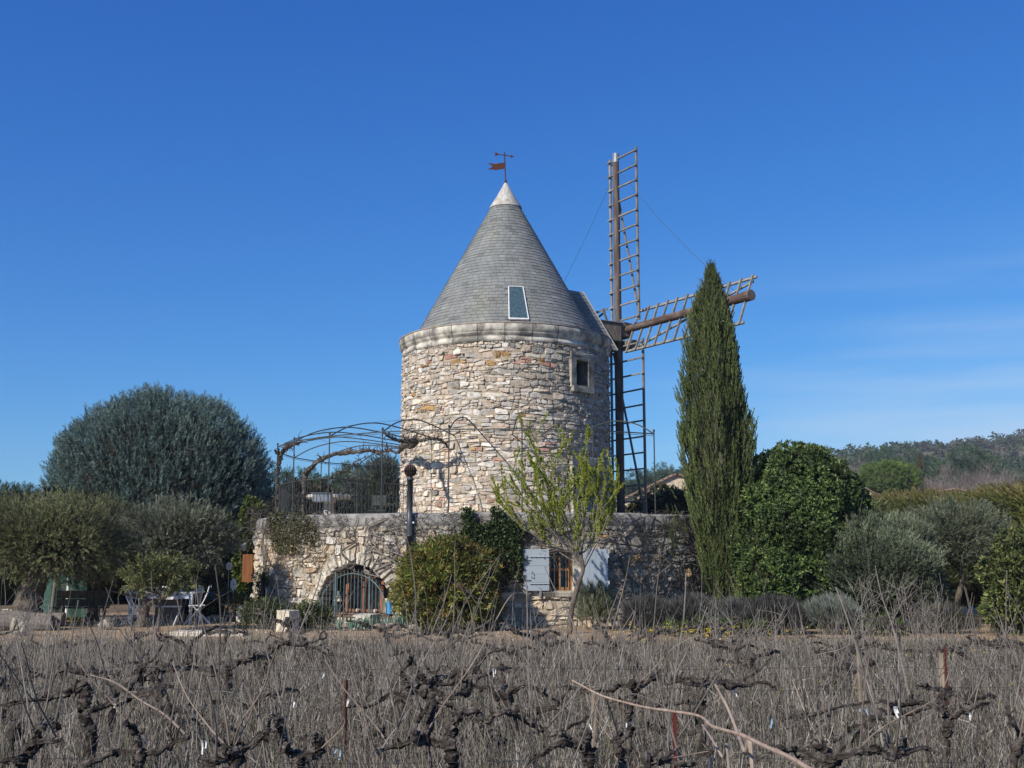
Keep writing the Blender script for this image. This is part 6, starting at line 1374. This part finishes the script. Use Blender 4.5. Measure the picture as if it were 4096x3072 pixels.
hero('short upright vine just right of the front centre stake', 5.8, [([(2492,3072),(2477,3010),(2480,2960),(2490,2925)], [24,24,20,14]), ([(2485,2960),(2515,2930),(2530,2900)], [14,11,7])], 804,
     [([(2468,2930),(2445,2850),(2425,2790),(2420,2680),(2440,2560),(2500,2330),(2520,2230)], 5.5, 5.2), ([(2480,2935),(2400,2860),(2330,2640),(2290,2530)], 4.5, 6.0), ([(2505,3010),(2440,2950),(2380,2870)], 4, 6)], auto=2)
hero('dark hooked vine at left with an arm reaching the left frame edge', 6.6, [([(370,2975),(350,2900),(338,2830),(350,2775),(322,2742),(296,2755)], [28,26,30,34,30,22]), ([(300,2756),(250,2775),(195,2792),(100,2803),(0,2822)], [17,15,14,12,10]), ([(342,2852),(382,2832),(432,2816),(470,2800)], [17,14,13,8])], 805,
     [([(195,2790),(215,2690),(210,2600),(240,2500),(250,2420)], 4.5, 6.3), ([(130,2800),(60,2700),(0,2620)], 4.5, 6.2)])
hero('vine in the bottom left corner with a fork and low arm', 5.3, [([(90,3072),(118,3010),(140,2960),(165,2905)], [26,24,21,15]), ([(70,3060),(110,3010),(165,2970),(238,2965)], [17,17,14,10]), ([(165,2915),(200,2885),(225,2900),(232,2918)], [15,18,15,9]), ([(120,3020),(60,3035),(0,3050)], [15,13,11])], 806,
     [([(140,2925),(105,2840),(60,2730),(20,2640)], 5.5, 5.0), ([(165,2900),(190,2800),(205,2700),(225,2560),(200,2490)], 5, 5.5)])
hero('low vine spreading along the bottom edge left of centre', 5.4, [([(560,3072),(556,3040),(549,3008)], [26,25,24]), ([(549,3008),(477,3006),(408,3036),(320,3068)], [20,16,15,13]), ([(549,3011),(636,3008),(690,2972),(756,2952)], [20,17,13,9]), ([(550,3005),(553,2962),(530,2917),(497,2880)], [20,19,17,9])], 807,
     [([(756,2952),(660,2860),(560,2800),(460,2730),(360,2700)], 7, 6.0), ([(500,2880),(440,2800),(350,2700),(290,2600)], 4.5, 5.4)])
hero('vine at the bottom edge carrying three long upright canes', 5.0, [([(935,3072),(925,3030),(925,3000)], [26,28,26]), ([(925,3005),(885,2985),(850,2960)], [17,14,10]), ([(930,3010),(990,2990),(1045,2950),(1075,2920)], [17,17,15,10]), ([(915,3030),(860,3050),(800,3035)], [18,17,12])], 808,
     [([(920,3000),(900,2850),(865,2700),(830,2560),(795,2425),(785,2330)], 6, 4.8), ([(930,3000),(960,2900),(1050,2760),(1090,2640),(1140,2500)], 6, 4.7), ([(935,2990),(1000,2860),(1020,2760),(1010,2640)], 4.5, 5.2), ([(915,2995),(830,2900),(745,2780),(690,2650)], 5, 5.4)])
hero('thick vine at the bottom left of centre with a cut-off stub', 5.2, [([(1215,3072),(1240,3030),(1275,2995),(1270,2955),(1240,2950)], [26,26,24,21,12]), ([(1215,3060),(1170,3020),(1135,2970),(1120,2910),(1105,2850)], [24,24,22,18,14]), ([(1150,2985),(1090,2960),(1045,2935),(1000,2990)], [19,18,15,12])], 809,
     [([(1280,3000),(1380,2880),(1250,2760),(1140,2680)], 5, 5.0), ([(1110,2860),(1190,2790),(1280,2700)], 4.5, 5.8)])
hero('sprawling vine along the bottom right with twisted horizontal arms', 5.3, [([(3320,3072),(3325,3045),(3347,3020)], [26,28,26]), ([(3347,3030),(3446,3005),(3500,3002),(3560,3030),(3610,3010),(3718,2999),(3745,3010)], [22,20,18,21,17,12,8]), ([(3340,3040),(3270,3035),(3200,3000),(3120,2998),(3060,3020),(3000,3065)], [22,20,17,15,12,10]), ([(3320,3015),(3290,2990),(3245,2965)], [18,20,14]), ([(3600,3010),(3615,2975),(3622,2950)], [14,13,8])], 810,
     [([(3440,2985),(3448,2880),(3455,2790),(3475,2640),(3495,2545)], 5, 5.0), ([(3300,3000),(3230,2870),(3190,2770),(3170,2720)], 5, 5.5), ([(3430,3000),(3530,2910),(3720,2810)], 5, 5.2)])
hero('vine right of centre leaning to a rusty red stake', 6.6, [([(2515,2900),(2520,2850),(2535,2790),(2555,2745)], [19,20,18,17]), ([(2555,2745),(2600,2720),(2620,2690)], [15,13,9]), ([(2540,2745),(2480,2740),(2430,2765)], [14,12,9]), ([(2430,2765),(2330,2760),(2255,2745)], [10,10,7])], 811, [([(2545,2745),(2600,2690),(2710,2580),(2860,2520)], 4, 6.6)])
hero('vine in the lower right part with a long arm tied to the wire', 6.6, [([(3790,2940),(3792,2880),(3775,2820),(3770,2760)], [17,18,16,14]), ([(3790,2880),(3850,2845),(3900,2825),(3950,2812)], [14,13,11,8]), ([(3780,2850),(3700,2810),(3600,2820),(3520,2808),(3440,2812),(3300,2845),(3240,2860)], [13,13,13,11,10,11,8])], 812)
hero('vine low on the right leaning out of the right frame edge', 5.6, [([(4060,3072),(4080,3000),(4085,2940)], [22,21,18]), ([(4085,2950),(4050,2880),(4010,2800)], [12,9,6])], 813, [([(4080,2950),(4100,2800),(4060,2700)], 4.5, 5.5)])
hero('vine between the two rusty stakes with spread arms', 6.9, [([(2800,2860),(2805,2790),(2815,2735)], [18,18,17]), ([(2815,2740),(2760,2735),(2710,2720),(2680,2740)], [14,13,11,7]), ([(2815,2735),(2900,2735),(2990,2738),(3060,2730),(3110,2760)], [14,13,11,9,6])], 814, [([(2820,2735),(2860,2700),(2900,2660)], 4, 6.9)])
hero('stubby vine at the bottom right of centre on the lowest wire', 5.2, [([(2590,3072),(2600,3050),(2640,3040)], [17,18,18]), ([(2640,3040),(2700,3055),(2790,3050),(2850,3000)], [17,12,12,10]), ([(2650,3035),(2690,3010),(2720,2980)], [12,9,6])], 815, [([(2860,3000),(2700,3030),(2560,3065)], 3.5, 5.2)])
# the thick pale canes crossing in front
t = thing('vine_cane', 'thick reddish pale cane curving across the lower right foreground', 'cane', tuple(A(S(3560,3110,2.6)[0], 2.6, 0))); g = Geo()
P = smoothline([S(2290,2722,4.6), S(2380,2770,4.5), S(2430,2790,4.4), S(2540,2820,4.2), S(2620,2836,4.0), S(2790,2862,3.7), S(2850,2905,3.5), S(2960,2938,3.2), S(3060,2985,3.0), S(3160,3030,2.8), S(3260,3090,2.65), S(3360,3150,2.5), S(3450,3230,2.4), A(S(3520,3110,2.35)[0], 2.3, .35), A(S(3540,3110,2.35)[0], 2.3, 0)], 80)
r_ = np.interp(np.linspace(0, 1, 80), [0, 1], [.0030, .0072])*(1+.35*(np.arange(80) % 8 == 0)); tube(g, P, r_, 8, (1,1,1), rough=.03, rng=rg(1)); g.build('stem', M('red_cane', (.27,.18,.13), (.38,.30,.235), sc=30, rough=.75), t)
t = thing('vine_cane', 'grey cane rising beside the thick reddish cane', 'cane', tuple(A(S(3020,3100,3.4)[0], 3.4, 0))); g = Geo()
P = smoothline([S(2862,2740,3.9), S(2910,2830,3.8), S(2950,2930,3.7), S(2980,3010,3.5), S(3010,3072,3.4), A(S(3040,3110,3.3)[0], 3.3, 0)], 60); tube(g, P, np.linspace(.004, .0075, 60)*(1+.35*(np.arange(60) % 9 == 0)), 7, (1.5,1.35,1.25)); g.build('stem', MT['twig'], t)
t = thing('vine_cane', 'thin grey cane left of the thick reddish cane at the bottom', 'cane', tuple(A(S(2900,3100,3.8)[0], 3.8, 0))); g = Geo()
P = smoothline([S(2810,2900,4.2), S(2850,2960,4.0), S(2890,3030,3.9), S(2915,3072,3.8), A(S(2940,3110,3.8)[0], 3.8, 0)], 40); tube(g, P, np.linspace(.003, .005, 40)*(1+.3*(np.arange(40) % 9 == 0)), 6, (1.4,1.3,1.2)); g.build('stem', MT['twig'], t)
# stakes
def stake(sx, sy0, Y, wd_, lab, mat, lean=0.0):
    p = S(sx, sy0, Y); g = Geo(); w_ = wd_*Y/FPX/8
    if mat == 'redpost':       # angle iron
        x, z = p[0], p[2]; V = lambda f: np.array([[x+f+0, Y, 0], [x+f+2*w_, Y+.01, 0], [x+2*w_, Y+.04, 0], [x+0+lean, Y, z], [x+2*w_+lean, Y+.01, z], [x+2*w_+lean, Y+.04, z]])
        g.add(V(0), np.array([[0,1,4,3],[1,2,5,4]])); g.add(V(0)+A(0, .004, 0), np.array([[3,4,1,0]]))
    else: tube(g, [(p[0], Y, -.05), (p[0]+lean*.5, Y, p[2]*.5), (p[0]+lean, Y, p[2])], w_, 8, rough=.08, rng=rg(int(sx)), c=(1.35,1.25,1.1))
    tag(g.build('vineyard_stake', MT[mat], origin=(p[0], Y, 0)), lab, 'stake')
stake(2690, 2850, 6.2, 16, 'rusty red iron stake below the thick cane, bottom centre right', 'redpost')
stake(3775, 2588, 9.2, 10, 'rusty red iron stake on the right with a wooden stake beside it', 'redpost')
stake(3765, 2612, 9.25, 24, 'pale wooden stake just left of the red iron stake on the right', 'oldwood')
stake(2365, 2745, 7.0, 30, 'short weathered wooden stake right of the centre', 'oldwood', .03)
stake(2838, 3030, 5.2, 20, 'dark short stake at the very bottom right of centre', 'pipe')
stake(1385, 2720, 8.0, 14, 'rust brown little stake among the weeds left of centre', 'rust')
stake(3430, 2575, 9.5, 16, 'brown wooden stake among yellow flowers on the right', 'oldwood')
# wires of the trellis
for k, (Y, z, lab) in enumerate(((5.4, .66, 'lowest trellis wire across the bottom of the photo'), (7.0, .80, 'trellis wire of the second vine row'), (9.0, .72, 'trellis wire of the third vine row'))):
    g = Geo(); tube(g, [(x, Y+.02*math.sin(x), z+.012*math.sin(x*2.1+k)) for x in np.linspace(-Y*.6, Y*.6, 24)], .0011*Y/5.4, 4); tag(g.build('trellis_wire', MT['iron'], origin=(0, Y, z)), lab, 'wire')
# plastic ties hanging on the wires
TC = {'white': M('white_tie', (.75,.74,.70), rough=.6, transl=.2), 'blue': M('blue_tie', (.25,.36,.46), rough=.6)}
for i, (sx, sy, Y, col_, lab) in enumerate(((1392, 2795, 7.0, 'white', 'white plastic tie hanging left of centre'), (1295, 2690, 8.9, 'white', 'white torn tie by a dark vine arm left of centre'), (3100, 2868, 5.6, 'blue', 'pale blue tie strip on the wire at right'), (3583, 2825, 6.5, 'white', 'biggest white tie rag at lower right'), (3880, 2850, 6.5, 'white', 'thin white tie on the right vine arm'), (2352, 2885, 5.7, 'white', 'white tie on the vine arm right of centre'), (2520, 2885, 5.8, 'white', 'narrow white tie hanging beside the short upright vine'), (1355, 2990, 5.4, 'blue', 'pale blue tie strip at the bottom left of centre'), (815, 2960, 5.3, 'white', 'white torn tie in the lower left'), (462, 2795, 6.6, 'white', 'small white tie at the arm tip on the left'), (2938, 2745, 6.9, 'white', 'small white tie on the arm between the rusty stakes'), (1980, 2675, 8.8, 'white', 'white tie rag in the middle distance right of the front centre vine'), (3450, 2830, 6.5, 'blue', 'pale blue tie clip on the long tied arm'), (1178, 2800, 7.2, 'white', 'slim white tie above the thick stub vine'))):
    p = S(sx, sy, Y); g = Geo(); r_ = rg(i+90); L_ = .035+.03*r_.random(); 
    for s_ in (0, 1):
        q = p + A(r_.normal(0, .008), 0, 0); tt = np.linspace(0, 1, 5); ctr = np.stack([q[0]+r_.normal(0, .012)*tt, Y+.004*s_+.01*np.sin(tt*4), q[2]-L_*tt*(1-.4*s_)], -1); w_ = (.0042+.004*(i == 3))*(1-.3*tt)
        V = np.concatenate([ctr-np.stack([w_, 0*w_, 0*w_], -1), ctr+np.stack([w_, 0*w_, 0*w_], -1)]); g.add(V, np.array([[a, a+1, a+6, a+5] for a in range(4)]))
    tag(g.build('plastic_tie', TC[col_], origin=(p[0], Y, p[2])), lab, 'tie', 'ties on the vines')
# bare saplings between vineyard and garden
for i, (sx, sy0, Y, L, lab) in enumerate(((3560, 2560, 19.5, 1.25, 'bare grey brushwood clump in front of the silver bush'), (3700, 2560, 19.8, 1.15, 'bare grey brushwood clump right of the silver bush'), (2950, 2560, 14.5, 1.1, 'bare thin shoots standing before the lavender'), (90, 2560, 19, .9, 'bare branching shoots before the logs'), (430, 2560, 19.5, .8, 'grey twiggy dead bush below the white chairs'))):
    r_ = rg(i+40); p = S(sx, sy0, Y); t = place('brushwood', lab, 'shrub', (p[0], Y, 0)); g = Geo()
    for k in range(16 if i < 2 else 9):
        P = walk(r_, A(p[0]+r_.normal(0, .25), Y+r_.normal(0, .2), 0), A(r_.normal(0, .32), r_.normal(0, .2), 1), L*r_.uniform(.6, 1.1), 8, .08)[0]; tube(g, P, np.linspace(.007, .003, 9), 5, A(1,1,1)*r_.uniform(.7, 1.2), cap=False)
        for m_ in range(5): tube(g, walk(r_, P[r_.integers(2, 8)], A(r_.normal(0, .7), r_.normal(0, .6), .9), L*.3, 5, .12)[0], np.linspace(.005, .0025, 6), 4, cap=False)
    g.build('stems', MT['twig'], t)
hz = Geo(); box(hz, -640, 740, -60, 830, -8, 78); ho = hz.build('haze', None, None)
hm = bpy.data.materials.new('haze'); hm.use_nodes = True; hn = hm.node_tree; hn.nodes.remove(hn.nodes['Principled BSDF'])
pv_ = hn.nodes.new('ShaderNodeVolumePrincipled'); pv_.inputs['Color'].default_value = (.80, .88, 1.0, 1); pv_.inputs['Density'].default_value = .00028
hn.links.new(pv_.outputs[0], hn.nodes['Material Output'].inputs['Volume']); ho.data.materials.clear(); ho.data.materials.append(hm); tag(ho, 'thin pale blue air between the mill and the far hill', 'haze', kind='stuff')
for o in bpy.data.objects:
    if '_org' in o: del o['_org']
